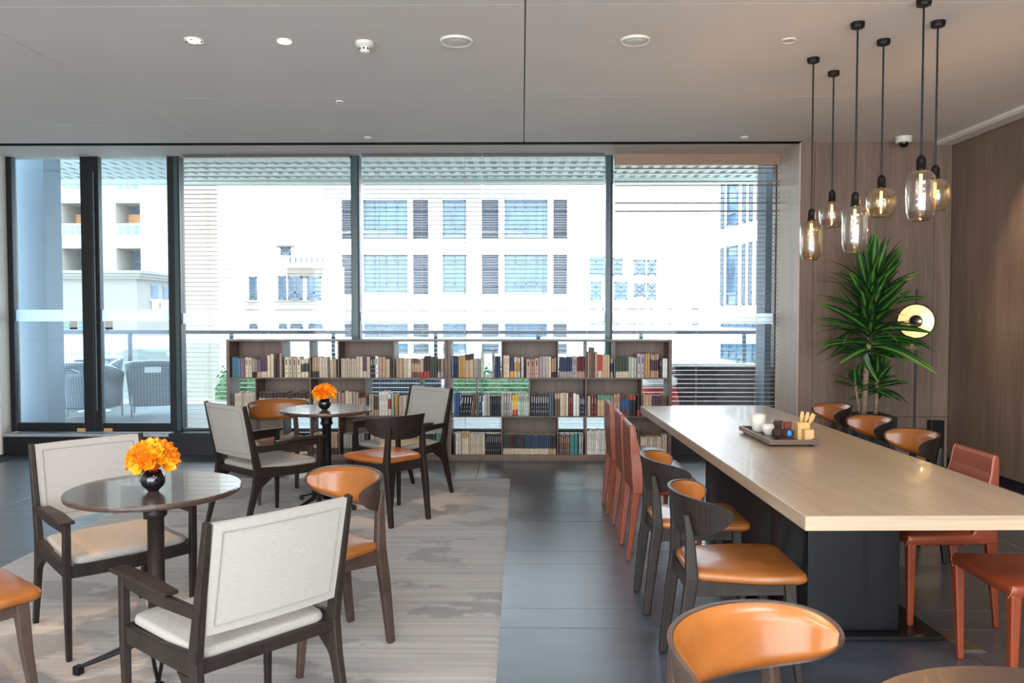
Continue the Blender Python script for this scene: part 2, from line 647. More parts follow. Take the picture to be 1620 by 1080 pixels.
# black linear air slot and the raised blind pocket behind it
tr = MB().box(-5.7, 2.69, 7.80, 7.915, CZ - 0.001, CZ + 0.009).build('trim_1', M['slot'])
tag(tr, kind='structure')
tr = MB().box(-5.7, 2.72, 7.915, 8.72, 3.165, 3.36).build('trim_2', M['ceil'])
tag(tr, kind='structure')
tr = MB().box(2.72, 4.3, 7.88, 7.9, CZ, CZ + 0.2).build('trim_3', M['ceil'])
tag(tr, kind='structure')
# cornice strip along the right wall
tr = MB().box(3.97, 4.15, 1.0, 7.85, CZ - 0.03, CZ - 0.0005).box(3.99, 4.13, 1.0, 7.84, CZ - 0.038, CZ - 0.03).build('trim_4', M['ceil'])
tag(tr, kind='structure')

# timber panelled walls
wr = MB().box(2.70, 4.35, 7.88, 8.72, 0, 3.3).build('wall_back', M['grout'])
tag(wr, kind='structure')
xs = [2.70, 2.83, 3.99, 4.155]
for i in range(3):
    for z0, z1 in ((0.0, 0.485), (0.488, CZ)):
        o = MB().box(xs[i] + 0.002, xs[i + 1] - 0.002, -0.01, 0.012, z0, z1 - 0.002).build('wall_panel', M['wallwood'], wr, loc=(0, 7.868, 0))
for z0, z1 in ((0.0, 3.3),):
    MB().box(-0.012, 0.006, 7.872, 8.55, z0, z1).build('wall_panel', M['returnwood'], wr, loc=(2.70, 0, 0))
wr2 = MB().box(4.175, 4.35, -3.1, 7.88, 0, 3.3).build('wall_right', M['grout'])
tag(wr2, kind='structure')
y = 7.855
while y > -3:
    MB().box(-0.02, 0.0, 0.002, 1.148, 0.09, CZ).build('wall_panel', M['wallwood'], wr2, loc=(4.175, y - 1.15, 0))
    y -= 1.15
bb = MB().box(4.16, 4.19, -3.0, 7.855, 0, 0.088).build('baseboard_right', M['black'])
tag(bb, kind='structure')
wl = MB().box(-5.72, -5.62, -3.1, 8.4, 0, 3.3).box(-5.72, -5.515, 8.4, 8.75, 0, 3.3).build('wall_left', M['beige'])
tag(wl, kind='structure')
# wall behind the camera is a second window front: piers and lintel only
wb = MB().box(-5.7, -5.3, -3.3, -3.1, 0, 3.3).box(3.9, 4.3, -3.3, -3.1, 0, 3.3).box(-5.3, 3.9, -3.3, -3.1, 3.05, 3.3).build('wall_front', M['beige'])
tag(wb, kind='structure')


def fx(px, Y=8.6):
    return (px - 826) * Y / 1270.0


# low black sill under the glazing
s_ = MB()
s_.box(-5.515, -3.72, 8.42, 8.75, 0, 0.2)
s_.box(-5.515, -3.72, 8.40, 8.44, 0.19, 0.222, 1)
s_.box(-4.31, -4.27, 8.41, 8.43, 0.0, 0.19, 1)
s_.box(-3.72, 2.69, 8.44, 8.75, 0, 0.232)
s_.box(-3.72, -2.9, 8.36, 8.44, 0, 0.232)
s_ = s_.build('trim_5', [M['black'], M['alu']], bevel=0.003)
tag(s_, kind='structure')


def door(nm, px0, px1, st0, st1):
    x0, x1 = fx(px0), fx(px1)
    b = MB()
    b.box(x0, x0 + st0, 8.56, 8.64, 0.222, 3.2)
    b.box(x1 - st1, x1, 8.56, 8.64, 0.222, 3.2)
    b.box(x0 + st0, x1 - st1, 8.56, 8.64, 0.222, 0.315)
    b.box(x0 + st0, x1 - st1, 8.56, 8.64, 3.18, 3.26)
    o = tag(b.build(nm, M['black'], bevel=0.004), kind='structure')
    MB().box(x0 + st0, x1 - st1, 8.595, 8.605, 0.315, 3.18).build('door_pane', M['doorglass'], o)
    MB().box(x0 + st0, x1 - st1, 8.59, 8.594, 1.41, 1.535).build('frosted_band', M['frost'], o)
    return o, x0, x1


d1, a, b_ = door('door_1', 8, 147, 0.085, 0.12)
MB().box(-4.870, -4.790, 8.582, 8.588, 1.325, 1.345, 1).box(-4.870, -4.790, 8.582, 8.588, 1.345, 1.415).build('door_sticker', [M['beige'], M['black']], d1)['label'] = 'small square push pull sticker'
MB().box(-4.79, -4.70, 8.545, 8.56, 0.225, 0.26).build('door_stop', M['bamboo'], d1)
d2, a, b_ = door('door_2', 147, 278, 0.075, 0.075)
MB().box(-4.485, -4.405, 8.582, 8.588, 1.325, 1.345, 1).box(-4.485, -4.405, 8.582, 8.588, 1.345, 1.415).build('door_sticker', [M['beige'], M['black']], d2)
MB().box(-4.50, -4.41, 8.545, 8.56, 0.225, 0.26).build('door_stop', M['bamboo'], d2)
MB().tube([(-4.56, 8.53, 0.45), (-4.56, 8.53, 3.0)], 0.008, 8).build('door_handle', M['railmetal'], d2)


def window(nm, px0, px1, mull):
    x0, x1 = fx(px0), fx(px1)
    b = MB()
    b.box(x0, x0 + mull, 8.55, 8.68, 0.232, 3.26)
    b.box(x0 + mull, x1, 8.56, 8.66, 0.232, 0.26)
    b.box(x0 + mull, x1, 8.56, 8.66, 3.19, 3.26)
    o = tag(b.build(nm, M['teal'], bevel=0.004), kind='structure')
    MB().box(x0 + mull, x0 + mull + 0.018, 8.545, 8.67, 0.232, 3.2).build('window_gasket', M['black'], o)
    MB().box(x0 + mull + 0.018, x1, 8.60, 8.61, 0.26, 3.19).build('window_pane', M['winglass'], o)
    MB().box(x0 + mull + 0.018, x1, 8.594, 8.598, 1.385, 1.50).build('frosted_band', M['frost'], o)
    return o


window('window_1', 278, 557, 0.045)
window('window_2', 557, 957, 0.075)
w3 = window('window_3', 957, 1232, 0.055)
MB().box(fx(1221), fx(1227), 8.55, 8.66, 0.232, 3.2).build('window_frame', M['black'], w3)


# ---------------------------------------------------------------- blinds
def blind(px0, px1, label, m, bottom=0.26, brown=False, Y=8.49):
    x0, x1 = fx(px0, Y), fx(px1, Y)
    t = tag(empty('window_blind', ((x0 + x1) / 2, Y, bottom)), label, 'blind', 'venetian blinds along the window wall')
    w = (x1 - x0) / 2
    top = 3.165 - bottom
    if brown:
        MB().box(-w, w, -0.03, 0.03, top - 0.12, top - 0.002).build('headrail', m, t, bevel=0.003)
    else:
        MB().box(-w, w, -0.022, 0.022, top - 0.03, top - 0.002).build('headrail', M['slatgrey'], t, bevel=0.003)
    sb = MB()
    for q in (0, 1):
        pass
    sl = MB()
    n = 5
    pts = []
    for q in range(n + 1):
        yy = -0.024 + 0.048 * q / n
        pts.append((yy, 0.003 * (1 - ((q - n / 2) / (n / 2)) ** 2)))
    v = [(-w, p[0], p[1]) for p in pts] + [(w, p[0], p[1]) for p in pts] + [(-w, p[0], p[1] - 0.0022) for p in pts] + [(w, p[0], p[1] - 0.0022) for p in pts]
    f = []
    N = n + 1
    for q in range(n):
        f.append((q, N + q, N + q + 1, q + 1))
        f.append((2 * N + q, 2 * N + q + 1, 3 * N + q + 1, 3 * N + q))
    f.append((0, 2 * N, 3 * N, N))
    f.append((n, N + n, 3 * N + n, 2 * N + n))
    sl.add(v, f)
    first = None
    z = 0.03
    while z < top - (0.13 if brown else 0.04):
        if first is None:
            first = sl.build('slat', m, t)
            o = first
        else:
            o = first.copy()
            COL.objects.link(o)
        o.location = (0, 0, z)
        tilt = 0
        if brown and z > top - 0.62:
            tilt = random.uniform(14, 26)
            o.rotation_euler = (R(tilt), R(random.uniform(-0.12, 0.12)), 0)
            z += random.choice((0.04, 0.05, 0.085))
        else:
            o.rotation_euler = (R(tilt), 0, 0)
            z += 0.0465
    MB().box(-w, w, -0.024, 0.024, 0, 0.016).build('bottom_rail', m, t, bevel=0.003)
    for q in (-0.72, 0.0, 0.72):
        MB().box(q * w - 0.0012, q * w + 0.0012, -0.027, -0.025, 0.01, top - 0.03).box(q * w - 0.0012, q * w + 0.0012, 0.025, 0.027, 0.01, top - 0.03).build('ladder_cord', M['cord'], t)
    if brown:
        MB().tube([(w - 0.01, -0.05, 0.30), (w - 0.012, -0.045, top - 0.05)], 0.004, 6).tube([(w - 0.05, -0.05, 0.5), (w - 0.05, -0.045, top - 0.05)], 0.0025, 6).sphere((w - 0.01, -0.05, 0.28), 0.022, 8).build('pull_cord', M['cord'], t)
    return t


blind(291, 555, 'raised-slat venetian blind between the glass doors and first teal post', M['slatgrey'])
blind(574, 762, 'narrow grey slatted blind just right of the first teal post', M['slatgrey'])
blind(764, 955, 'narrow grey slatted blind just left of the second teal post', M['slatgrey'])
blind(971, 1231, 'brown wooden slatted blind with deep headrail above the long table end', M['slat'], brown=True)

# ================================================================= OUTSIDE
dk = MB().box(-14, 8, 8.75, 11.75, 0.05, 0.2).box(-14, 8, 8.75, 11.75, -1.5, 0.05).build('terrace_deck', M['deck'])
tag(dk, kind='structure')
gr = MB().box(-160, 160, 11.8, 260, -10.2, -10).build('street_ground', M['ground'])
tag(gr, kind='structure')

# slatted canopy over the terrace
can = tag(empty('terrace_canopy', (0, 8.8, 3.45)), 'pale slatted canopy of thin fins and cross bars over the terrace', 'canopy')
fin = None
x = -9.0
while x < 6.0:
    if fin is None:
        fin = MB().box(-0.038, 0.038, 0, 2.9, 0, 0.012).build('fin', M['canopy'], can)
        o = fin
    else:
        o = fin.copy()
        COL.objects.link(o)
    o.location = (x, 0.02, 0)
    x += 0.15
for q in range(9):
    MB().box(-9.2, 6.1, 0.02 + q * 0.36, 0.17 + q * 0.36, 0.003, 0.010).build('cross_bar', M['canopy'], can)
MB().box(-9.3, 6.2, 0, 3.1, 0.32, 0.36).build('canopy_roof', M['canopydark'], can)
MB().box(-9.3, 6.2, 2.95, 3.1, -0.06, 0.3).build('edge_beam', M['canopy'], can)

for lab, x0, x1 in (('blue grey square column beside the left glass door', -5.71, -5.37), ('pale grey square column at the right end of the terrace', 2.71, 2.90)):
    c = MB().box(x0, x1, 9.0, 9.34, 0.2, 3.45).box(x0 - 0.004, x1 + 0.004, 8.996, 9.344, 1.2, 1.206).build('terrace_column', M['concrete'], bevel=0.006)
    tag(c, lab, 'column', 'terrace columns')

rail = tag(empty('glass_railing', (0, 11.5, 0.2)), 'glass balustrade with dark blue-grey handrail along the terrace edge', 'railing')
MB().box(-13.5, 7.5, -0.035, 0.035, 1.0, 1.055).build('handrail', M['railmetal'], rail, bevel=0.004)
rp = None
x = -13.0
while x < 7.5:
    if rp is None:
        rp = MB().box(-0.025, 0.025, -0.02, 0.02, 0.0, 1.0).build('post', M['railmetal'], rail)
        o = rp
    else:
        o = rp.copy()
        COL.objects.link(o)
    o.location = (x, 0, 0)
    gp = MB().box(x + 0.03, x + 1.44, -0.006, 0.006, 0.06, 0.97).build('glass_panel', M['railglass'], rail)
    MB().box(x + 0.03, x + 1.44, -0.009, -0.007, 0.86, 0.955).build('frosted_band', M['frost'], gp)
    x += 1.47


# wicker furniture
def wicker_chair(loc, deg, label, first=[None]):
    if first[0] is not None:
        return place(first[0], False, loc[0], loc[1], deg, label, z=0.2)
    t = tag(empty('wicker_chair'), label, 'chair', 'grey wicker tub chairs on the terrace')
    NU, NV = 44, 16

    def fn(u, v):
        a = (u - 0.5) * R(250)
        hgt = 0.70 - 0.16 * abs(2 * u - 1) ** 2.2
        z = 0.13 + (hgt - 0.13) * v
        flare = 0.27 + 0.05 * v
        sa, ca = math.sin(a), math.cos(a)
        se = 1.0 / (abs(sa) ** 4 + abs(ca) ** 4) ** 0.25
        return (flare * sa * se * 1.02, -flare * ca * se * 1.0 - 0.02 * v, z)

    MB().grid(fn, NU, NV, skip=lambda i, j: 19 <= i <= 24 and 12 <= j <= 13).build('woven_shell', M['wicker'], t, smooth=True, solid=0.02)
    top = [fn(i / 44, 1.0) for i in range(45)]
    MB().tube(top, 0.014, 8).build('top_rim', M['alu'], t, smooth=True)
    MB().box(-0.24, 0.24, -0.22, 0.26, 0.33, 0.37).build('seat', M['wicker'], t, bevel=0.01)
    for sx, sy in ((-1, -1), (1, -1), (-1, 1), (1, 1)):
        MB().tube([(sx * 0.255, sy * 0.24 - 0.01, 0.0), (sx * 0.25, sy * 0.235, 0.35)], 0.013, 8).build('leg', M['alu'], t, smooth=True)
    first[0] = t
    return place(t, True, loc[0], loc[1], deg, label, z=0.2)


wicker_chair((-4.74, 10.27), 22, 'grey wicker tub chair with handle slot framed by the right glass door')
wicker_chair((-5.37, 9.92), -8, 'grey wicker tub chair partly hidden behind the two door stiles')
wicker_chair((-6.05, 10.1), -60, 'grey wicker tub chair just right of the blue grey column')
wicker_chair((-5.95, 11.0), 170, 'grey wicker tub chair on the far side of the terrace table')
t = tag(empty('terrace_table', (-5.62, 10.45, 0.2)), 'round white table among the grey wicker chairs on the terrace', 'table')
MB().lathe([(0.0, 0.70), (0.30, 0.70), (0.31, 0.71), (0.31, 0.725), (0.0, 0.73)], 28).build('tabletop', M['white'], t)
MB().lathe([(0.2, 0.0), (0.2, 0.02), (0.03, 0.04), (0.025, 0.7), (0.08, 0.70)], 16).build('pedestal', M['alu'], t, smooth=True)

t = tag(empty('wicker_sofa', (2.25, 10.0, 0.2)), 'dark brown wicker sofa with red and white cushions behind the brown blind', 'sofa', 'terrace sofas')
MB().box(-0.62, 0.62, -0.42, -0.34, 0.04, 0.68).build('back_panel', M['darkwicker'], t, bevel=0.01)
MB().hexa([(0.52, -0.34, 0.04), (0.62, -0.34, 0.04), (0.62, 0.5, 0.04), (0.52, 0.5, 0.04), (0.52, -0.34, 0.68), (0.62, -0.34, 0.68), (0.62, 0.5, 0.6), (0.52, 0.5, 0.6)]).build('arm', M['darkwicker'], t, bevel=0.01)
MB().hexa([(-0.62, -0.34, 0.04), (-0.52, -0.34, 0.04), (-0.52, 0.5, 0.04), (-0.62, 0.5, 0.04), (-0.62, -0.34, 0.3), (-0.52, -0.34, 0.3), (-0.52, 0.5, 0.3), (-0.62, 0.5, 0.3)]).build('arm', M['darkwicker'], t, bevel=0.01)
MB().box(-0.52, 0.52, -0.34, 0.45, 0.04, 0.32).build('seat_box', M['darkwicker'], t)
MB().box(-0.5, 0.5, -0.3, 0.42, 0.32, 0.44).build('seat_cushion', M['whitecushion'], t, bevel=0.03)
MB().box(-0.645, 0.645, -0.45, -0.33, 0.66, 0.70).build('top_cap', M['whitecushion'], t, bevel=0.01)
t = tag(empty('wicker_sofa', (-1.5, 10.3, 0.2)), 'grey wicker sofa seen through the lower left bookcase openings', 'sofa', 'terrace sofas')
MB().box(-0.5, 0.5, -0.42, -0.34, 0.04, 0.66).build('back_panel', M['wicker'], t, bevel=0.01)
MB().box(-0.5, 0.5, -0.34, 0.4, 0.04, 0.35).build('seat_box', M['wicker'], t, bevel=0.01)
MB().box(-0.48, 0.48, -0.32, 0.38, 0.35, 0.46).build('seat_cushion', M['whitecushion'], t, bevel=0.02)
for cx, cy, rz, lab in ((1.62, 9.62, 0.1, 'red cushion stacked lowest left of the brown wicker sofa'), ):
    t = tag(empty('floor_pouf', (cx, cy, 0.2), rz), 'round red pouf with white throw beside the dark wicker sofa', 'pouf')
    MB().lathe([(0.0, 0.02), (0.2, 0.0), (0.25, 0.1), (0.26, 0.25), (0.22, 0.42), (0.0, 0.46)], 24).build('pouf_body', M['redcushion'], t, smooth=True)
    MB().lathe([(0.0, 0.44), (0.2, 0.425), (0.235, 0.45), (0.23, 0.52), (0.15, 0.57), (0.0, 0.58)], 24).build('throw_cushion', M['whitecushion'], t, smooth=True)


def leafball(mb, cx, cy, cz, rx, ry, rz_, n, s):
    for _ in range(n):
        th = random.uniform(0, 2 * PI)
        ph = math.acos(random.uniform(-0.6, 1))
        k_ = random.uniform(0.75, 1.02)
        p = Vector((cx + rx * k_ * math.sin(ph) * math.cos(th), cy + ry * k_ * math.sin(ph) * math.sin(th), cz + rz_ * k_ * math.cos(ph)))
        q = Vector((random.gauss(0, 1), random.gauss(0, 1), random.gauss(0, 1))).normalized()
        a = q.orthogonal().normalized() * s * random.uniform(0.6, 1.2)
        b = q.cross(a).normalized() * s * 0.5
        mb.add([p - a, p + b, p + a, p - b], [(0, 1, 2, 3)])


hn = 0
for x0, x1, z1, lab in ((-4.6, -3.85, 0.72, 'rounded green hedge left of the left bookcase'), (-1.3, 0.55, 0.66, 'clipped green hedge seen through the right bookcase openings'),
                   (1.7, 2.2, 0.5, 'small green hedge beyond the far right bookcase opening'), (3.15, 3.75, 0.72, 'pale green shrub right of the dark wicker sofa')):
    mb = MB()
    nx = max(1, int((x1 - x0) / 0.35))
    for i in range(nx):
        cx = x0 + (i + 0.5) * (x1 - x0) / nx
        mb.sphere((cx, 12.35, z1 - 0.55), 0.3, 8, (1.1, 1, 1.7))
        leafball(mb, cx, 12.35, z1 - 0.45, 0.34, 0.34, 0.55, 500, 0.035)
    mb.box(x0, x1, 12.1, 12.6, -9.99, -0.3, 1)
    tag(mb.build('hedge', [M['hedge'], M['stone']]), lab, 'hedge', 'hedges beyond the railing')

for (px, D, z0, z1, r_, lab) in ((333, 45, -10, 1.4, 1.1, 'green street tree between the two pale towers on the left'),):
    X = fx(px, D)
    t = tag(empty('street_tree', (X, D, z0)), lab, 'tree', 'street trees')
    MB().tube([(0, 0, 0), (0.05, 0, (z1 - z0) * 0.8)], [0.18, 0.08], 8).build('trunk', M['trunk'], t)
    mb = MB()
    leafball(mb, 0, 0, (z1 - z0) - 1.4, r_, r_, 1.6, 1600, 0.14)
    mb.build('crown', M['hedge'], t)


# ---- buildings
def far_window(parent, x0, x1, z0, z1, y, cols, rowz, fr=0.06, sill=0.0):
    """frame (part) with its pane (sub-part); rowz = fractions of horizontal bars"""
    b = MB()
    b.box(x0, x0 + fr, y - 0.05, y + 0.05, z0, z1).box(x1 - fr, x1, y - 0.05, y + 0.05, z0, z1)
    b.box(x0, x1, y - 0.05, y + 0.05, z1 - fr, z1).box(x0, x1, y - 0.05, y + 0.05, z0, z0 + fr + sill)
    for k_ in range(1, cols):
        xx = x0 + (x1 - x0) * k_ / cols
        b.box(xx - fr / 2, xx + fr / 2, y - 0.04, y + 0.04, z0, z1)
    for q in rowz:
        zz = z0 + (z1 - z0) * q
        b.box(x0, x1, y - 0.04, y + 0.04, zz - fr / 2, zz + fr / 2)
    o = b.build('window', M['farframe'], parent)
    MB().box(x0 + fr, x1 - fr, y, y + 0.02, z0 + fr, z1 - fr).build('pane', M['farpane'], o)
    return o


def zz(py, D):
    t_ = math.atan((py - 540) / 1270.0) + R(2.03)
    return 1.5 - math.tan(t_) * D


# the white office block straight ahead
D = 45.0
ob = tag(empty('office_building', (fx(720, D), D, -10)), 'large white office block with blue windows and grey louvre panels, facing the terrace', 'building')
OX, OZ = fx(720, D), -10
W0, W1 = fx(508, D) - OX, fx(932, D) - OX
colsx = [(540, 557, 'l'), (574, 645, 'w4'), (653, 678, 'l'), (700, 738, 'w2'), (762, 789, 'l'), (798, 866, 'w4'), (875, 897, 'l')]
rowsy = [(160, 205), (238, 292), (315, 378), (402, 466), (507, 560), (592, 650)]
wall = MB()
wall.box(W0, W1, 0.55, 12, 0, zz(120, D) - OZ)
zprev = 0
rz_ = sorted([(zz(b, D) - OZ, zz(a, D) - OZ) for a, b in rowsy])
for z0, z1 in rz_:
    wall.box(W0, W1, 0, 0.55, zprev, z0)
    xp = W0
    for a, b, k_ in colsx:
        xa, xb = fx(a, D) - OX, fx(b, D) - OX
        wall.box(xp, xa, 0, 0.55, z0, z1)
        xp = xb
    wall.box(xp, W1, 0, 0.55, z0, z1)
    zprev = z1
wall.box(W0, W1, 0, 0.55, zprev, zz(120, D) - OZ)
wall.build('wall', M['facade'], ob)
for z0, z1 in rz_:
    for a, b, k_ in colsx:
        xa, xb = fx(a, D) - OX, fx(b, D) - OX
        if k_ == 'l':
            p = MB().box(xa, xb, 0.38, 0.5, z0, z1)
            n = 16
            for i in range(n):
                zc = z0 + (z1 - z0) * (i + 0.5) / n
                p.hexa([(xa, 0.18, zc - 0.05), (xb, 0.18, zc - 0.05), (xb, 0.36, zc), (xa, 0.36, zc), (xa, 0.18, zc - 0.02), (xb, 0.18, zc - 0.02), (xb, 0.36, zc + 0.03), (xa, 0.36, zc + 0.03)])
            p.build('louvre_panel', M['louver'], ob)
        else:
            far_window(ob, xa, xb, z0 + 0.25, z1, 0.35, int(k_[1]), (0.18, 0.78), 0.07)
            MB().box(xa, xb, 0.25, 0.5, z0, z0 + 0.25).build('window_ledge', M['louver'], ob)
for py in (490,):
    for a, b, k_ in colsx:
        MB().box(fx(a, D) - OX, fx(b, D) - OX, -0.05, 0.02, zz(493, D) - OZ, zz(490, D) - OZ).build('ledge', M['louver'], ob)

# lower white house left of it
D = 40.0
OX = fx(430, D)
hb = tag(empty('white_house', (OX, D, -10)), 'white house with narrow slot windows, corner bay and roof railing, left of the office block', 'building')
W0, W1 = fx(344, D) - OX, fx(466, D) - OX
MB().box(W0, W1, 0, 4.6, 0, zz(345, D) + 10).box(W1, fx(512, D) - OX, 0, 4.6, 0, zz(415, D) + 10).build('wall', M['facade'], hb)
for a, b, c, d_ in ((394, 406, 437, 474), (440, 452, 436, 474), (394, 406, 507, 520), (441, 453, 507, 520), (459, 478, 507, 520), (488, 510, 507, 520), (445, 460, 391, 403)):
    far_window(hb, fx(a, D) - OX, fx(b, D) - OX, zz(d_, D) + 10, zz(c, D) + 10, -0.06, 1, (0.3,), 0.07)
for a, b, c in ((391, 408, 477), (436, 512, 476), (391, 408, 489), (436, 512, 489)):
    MB().box(fx(a, D) - OX, fx(b, D) - OX, -0.5, 0, zz(c + 2, D) + 10, zz(c, D) + 10).build('ledge', M['stone'], hb)
far_window(hb, fx(458, D) - OX, fx(480, D) - OX, zz(474, D) + 10, zz(437, D) + 10, -0.3, 2, (0.3,), 0.08)
far_window(hb, fx(488, D) - OX, fx(510, D) - OX, zz(474, D) + 10, zz(437, D) + 10, -0.3, 2, (0.3,), 0.08)
MB().box(fx(457, D) - OX, fx(511, D) - OX, -0.35, 0.0, zz(437, D) + 10, zz(423, D) + 10).build('bay_lintel', M['stone'], hb)
rl = MB()
for i in range(7):
    xx = fx(459, D) - OX + i * (fx(510, D) - fx(459, D)) / 6
    rl.box(xx - 0.03, xx + 0.03, 0, 0.06, zz(416, D) + 10, zz(406, D) + 10)
rl.box(fx(459, D) - OX, fx(510, D) - OX, 0, 0.06, zz(407, D) + 10, zz(406, D) + 10)
rl.build('roof_railing', M['farframe'], hb)
MB().box(fx(440, D) - OX, fx(466, D) - OX, -0.4, 0, zz(390, D) + 10, zz(388, D) + 10).build('dormer_ledge', M['stone'], hb)

# slim tower further left
D = 50.0
OX = fx(305, D)
tb = tag(empty('slim_tower', (OX, D, -10)), 'slim white tower with stacked bay windows left of the white house', 'building')
MB().box(fx(262, D) - OX, fx(316, D) - OX, 0, 8, 0, 32).build('wall', M['facade'], tb)
for c, d_ in ((286, 305), (345, 370), (400, 475), (505, 535), (560, 620)):
    far_window(tb, fx(293, D) - OX, fx(311, D) - OX, zz(d_, D) + 10, zz(c, D) + 10, -0.3, 2, (0.3, 0.7), 0.07)
    MB().box(fx(291, D) - OX, fx(316, D) - OX, -0.6, 0, zz(d_ + 4, D) + 10, zz(d_ + 1, D) + 10).build('ledge', M['stone'], tb)

# balcony block seen through the doors
D = 30.0
OX = fx(226, D)
bb_ = tag(empty('balcony_building', (OX, D, -10)), 'cream apartment block with painted orange reflections in its windows, seen through the glass doors', 'building')
cols2 = [(20, 78), (95, 128), (182, 221)]
rows2 = [(238, 300), (320, 372), (392, 428)]
wall = MB()
wall.box(-14, 0, 1.3, 6, 0, 20)
wall.hexa([(0, 0, 0), (0.5, 1.6, 0), (0.5, 6, 0), (0, 6, 0), (0, 0, 20), (0.5, 1.6, 20), (0.5, 6, 20), (0, 6, 20)])
rz2 = sorted([(zz(b, D) + 10, zz(a, D) + 10) for a, b in rows2])
zprev = 0
for z0, z1 in rz2:
    wall.box(-14, 0, 0, 1.3, zprev, z0)
    xp = -14
    for a, b in cols2:
        xa, xb = fx(a, D) - OX, fx(b, D) - OX
        wall.box(xp, xa, 0, 1.3, z0, z1)
        xp = xb
    wall.box(xp, 0, 0, 1.3, z0, z1)
    zprev = z1
wall.box(-14, 0, 0, 1.3, zprev, 20)
wall.build('wall', M['facade2'], bb_)
for ri, (z0, z1) in enumerate(rz2):
    for a, b in cols2:
        xa, xb = fx(a, D) - OX, fx(b, D) - OX
        far_window(bb_, xa + 0.05, xb - 0.02, z0, z1, 1.2, 2, (0.5,), 0.05)
        if ri == 1:
            MB().box(xa, xb, 1.0, 1.05, z1 - 0.72, z1 - 0.3).build('orange_reflection', M['orange'], bb_)  # coloured strip standing in for warm interior light reflected in the glass
        if ri > 0:
            g = MB().box(xa, xb, 0.02, 0.05, z0 + 0.42, z0 + 0.46).box(xa, xb, 0.02, 0.05, z0, z0 + 0.03)
            for q in range(4):
                xx = xa + (xb - xa - 0.03) * q / 3
                g.box(xx, xx + 0.03, 0.02, 0.05, z0, z0 + 0.44)
            gb = g.build('balcony_rail', M['white'], bb_)
            MB().box(xa, xb, 0.03, 0.04, z0 + 0.03, z0 + 0.42).build('rail_glass', M['railglass'], gb)
# stone podium with cornice and sign
D = 25.0
OX = fx(214, D)
pb = tag(empty('stone_building', (OX, D, -10)), 'beige stone corner building with a moulded cornice and white letters', 'building')
zt = zz(428, D) + 10
MB().box(-14, 0, 0, 2.8, 0, zt - 0.25).build('wall', M['stone'], pb)
for i, (a, b) in enumerate(((0.25, 0.15), (0.17, 0.22), (0.08, 0.28))):
    MB().box(-14.3, 0.28 - 0.06 * (2 - i), -b, 2.9, zt - a, zt - a + 0.085).build('cornice', M['stone'], pb)
for c, d_ in ((507, 522), (556, 585)):
    far_window(pb, -13.0, -0.9, zz(d_, D) + 10, zz(c, D) + 10, -0.02, 10, (0.5,), 0.05)
for yy in (0.95, 1.8):
    b = MB().box(-0.02, 0.03, yy, yy + 0.45, zz(470, D) + 10, zz(448, D) + 10)
    w_ = b.build('window', M['farframe'], pb)
    MB().box(0.03, 0.04, yy + 0.05, yy + 0.4, zz(468, D) + 10, zz(450, D) + 10).build('pane', M['farpane'], w_)
cu = bpy.data.curves.new('sign_letters', 'FONT')
cu.body = 'TOTO'
cu.size = 0.62
cu.extrude = 0.04
cu.space_character = 1.05
to = bpy.data.objects.new('sign_letters', cu)
COL.objects.link(to)
bpy.context.view_layer.update()
dg = bpy.context.evaluated_depsgraph_get()
me = bpy.data.meshes.new_from_object(to.evaluated_get(dg))
bpy.data.objects.remove(to)
me.materials.clear()
me.materials.append(M['sign'])
so = bpy.data.objects.new('sign_letters', me)
COL.objects.link(so)
so.parent = pb
so.location = (0.06, 0.8, zz(493, D) + 10)
so.rotation_euler = (R(90), 0, R(90))
so.scale = (1.0, 0.95, 1)

# right hand block with tall window slots
rb = tag(empty('slot_window_building', (fx(1136, 34), 34, -10)), 'white building with tall dark window slots at the right edge of the view', 'building')
OXr = fx(1136, 34)
ang = math.atan2(-4.6, fx(1215, 29.4) - OXr)
rb.rotation_euler = (0, 0, ang)
L = 6.4
MB().box(0, L, 0, 10, 0, zz(300, 32) + 10).build('wall', M['facade'], rb)
for z0, z1 in ((3.8, 6.2), (7.0, 9.6)):
    for xa, xb in ((0.3, 0.5), (0.9, 1.9), (2.4, 2.6), (3.0, 3.2), (3.7, 4.9), (5.3, 5.5)):
        far_window(rb, xa, xb, z0 + 8.9 - 0.9, z1 + 8.9 - 0.9, -0.04, 1, (0.2,), 0.07)
far_window(rb, 0.4, 6.3, 10.9, 11.35, -0.04, 8, (), 0.06)
far_window(rb, 0.4, 6.3, 9.6, 10.4, -0.04, 8, (0.5,), 0.06)

# small house and long podium in the distance
D = 60.0
OX = fx(985, D)
sb_ = tag(empty('distant_house', (OX, D, -10)), 'small pale house with balconies far off, beside the second teal post', 'building')
MB().box(fx(928, D) - OX, fx(1038, D) - OX, 0, 8, 0, zz(392, D) + 10).build('wall', M['facade'], sb_)
for a, b, c, d_ in ((929, 956, 406, 436), (934, 951, 446, 474), (968, 984, 408, 436), (971, 992, 446, 474), (1002, 1020, 412, 436), (1023, 1037, 412, 436), (1002, 1020, 448, 470), (1023, 1037, 448, 474)):
    far_window(sb_, fx(a, D) - OX, fx(b, D) - OX, zz(d_, D) + 10, zz(c, D) + 10, -0.06, 2, (0.35, 0.7), 0.1)
D = 50.0
OX = fx(1030, D)
lb = tag(empty('long_podium', (OX, D, -10)), 'long low white podium with small square windows below the distant house', 'building')
MB().box(fx(933, D) - OX, fx(1260, D) - OX, 0, 8, 0, zz(479, D) + 10).box(fx(932, D) - OX, fx(1262, D) - OX, -0.3, 8, zz(479, D) + 10, zz(477, D) + 10).build('wall', M['facade'], lb)
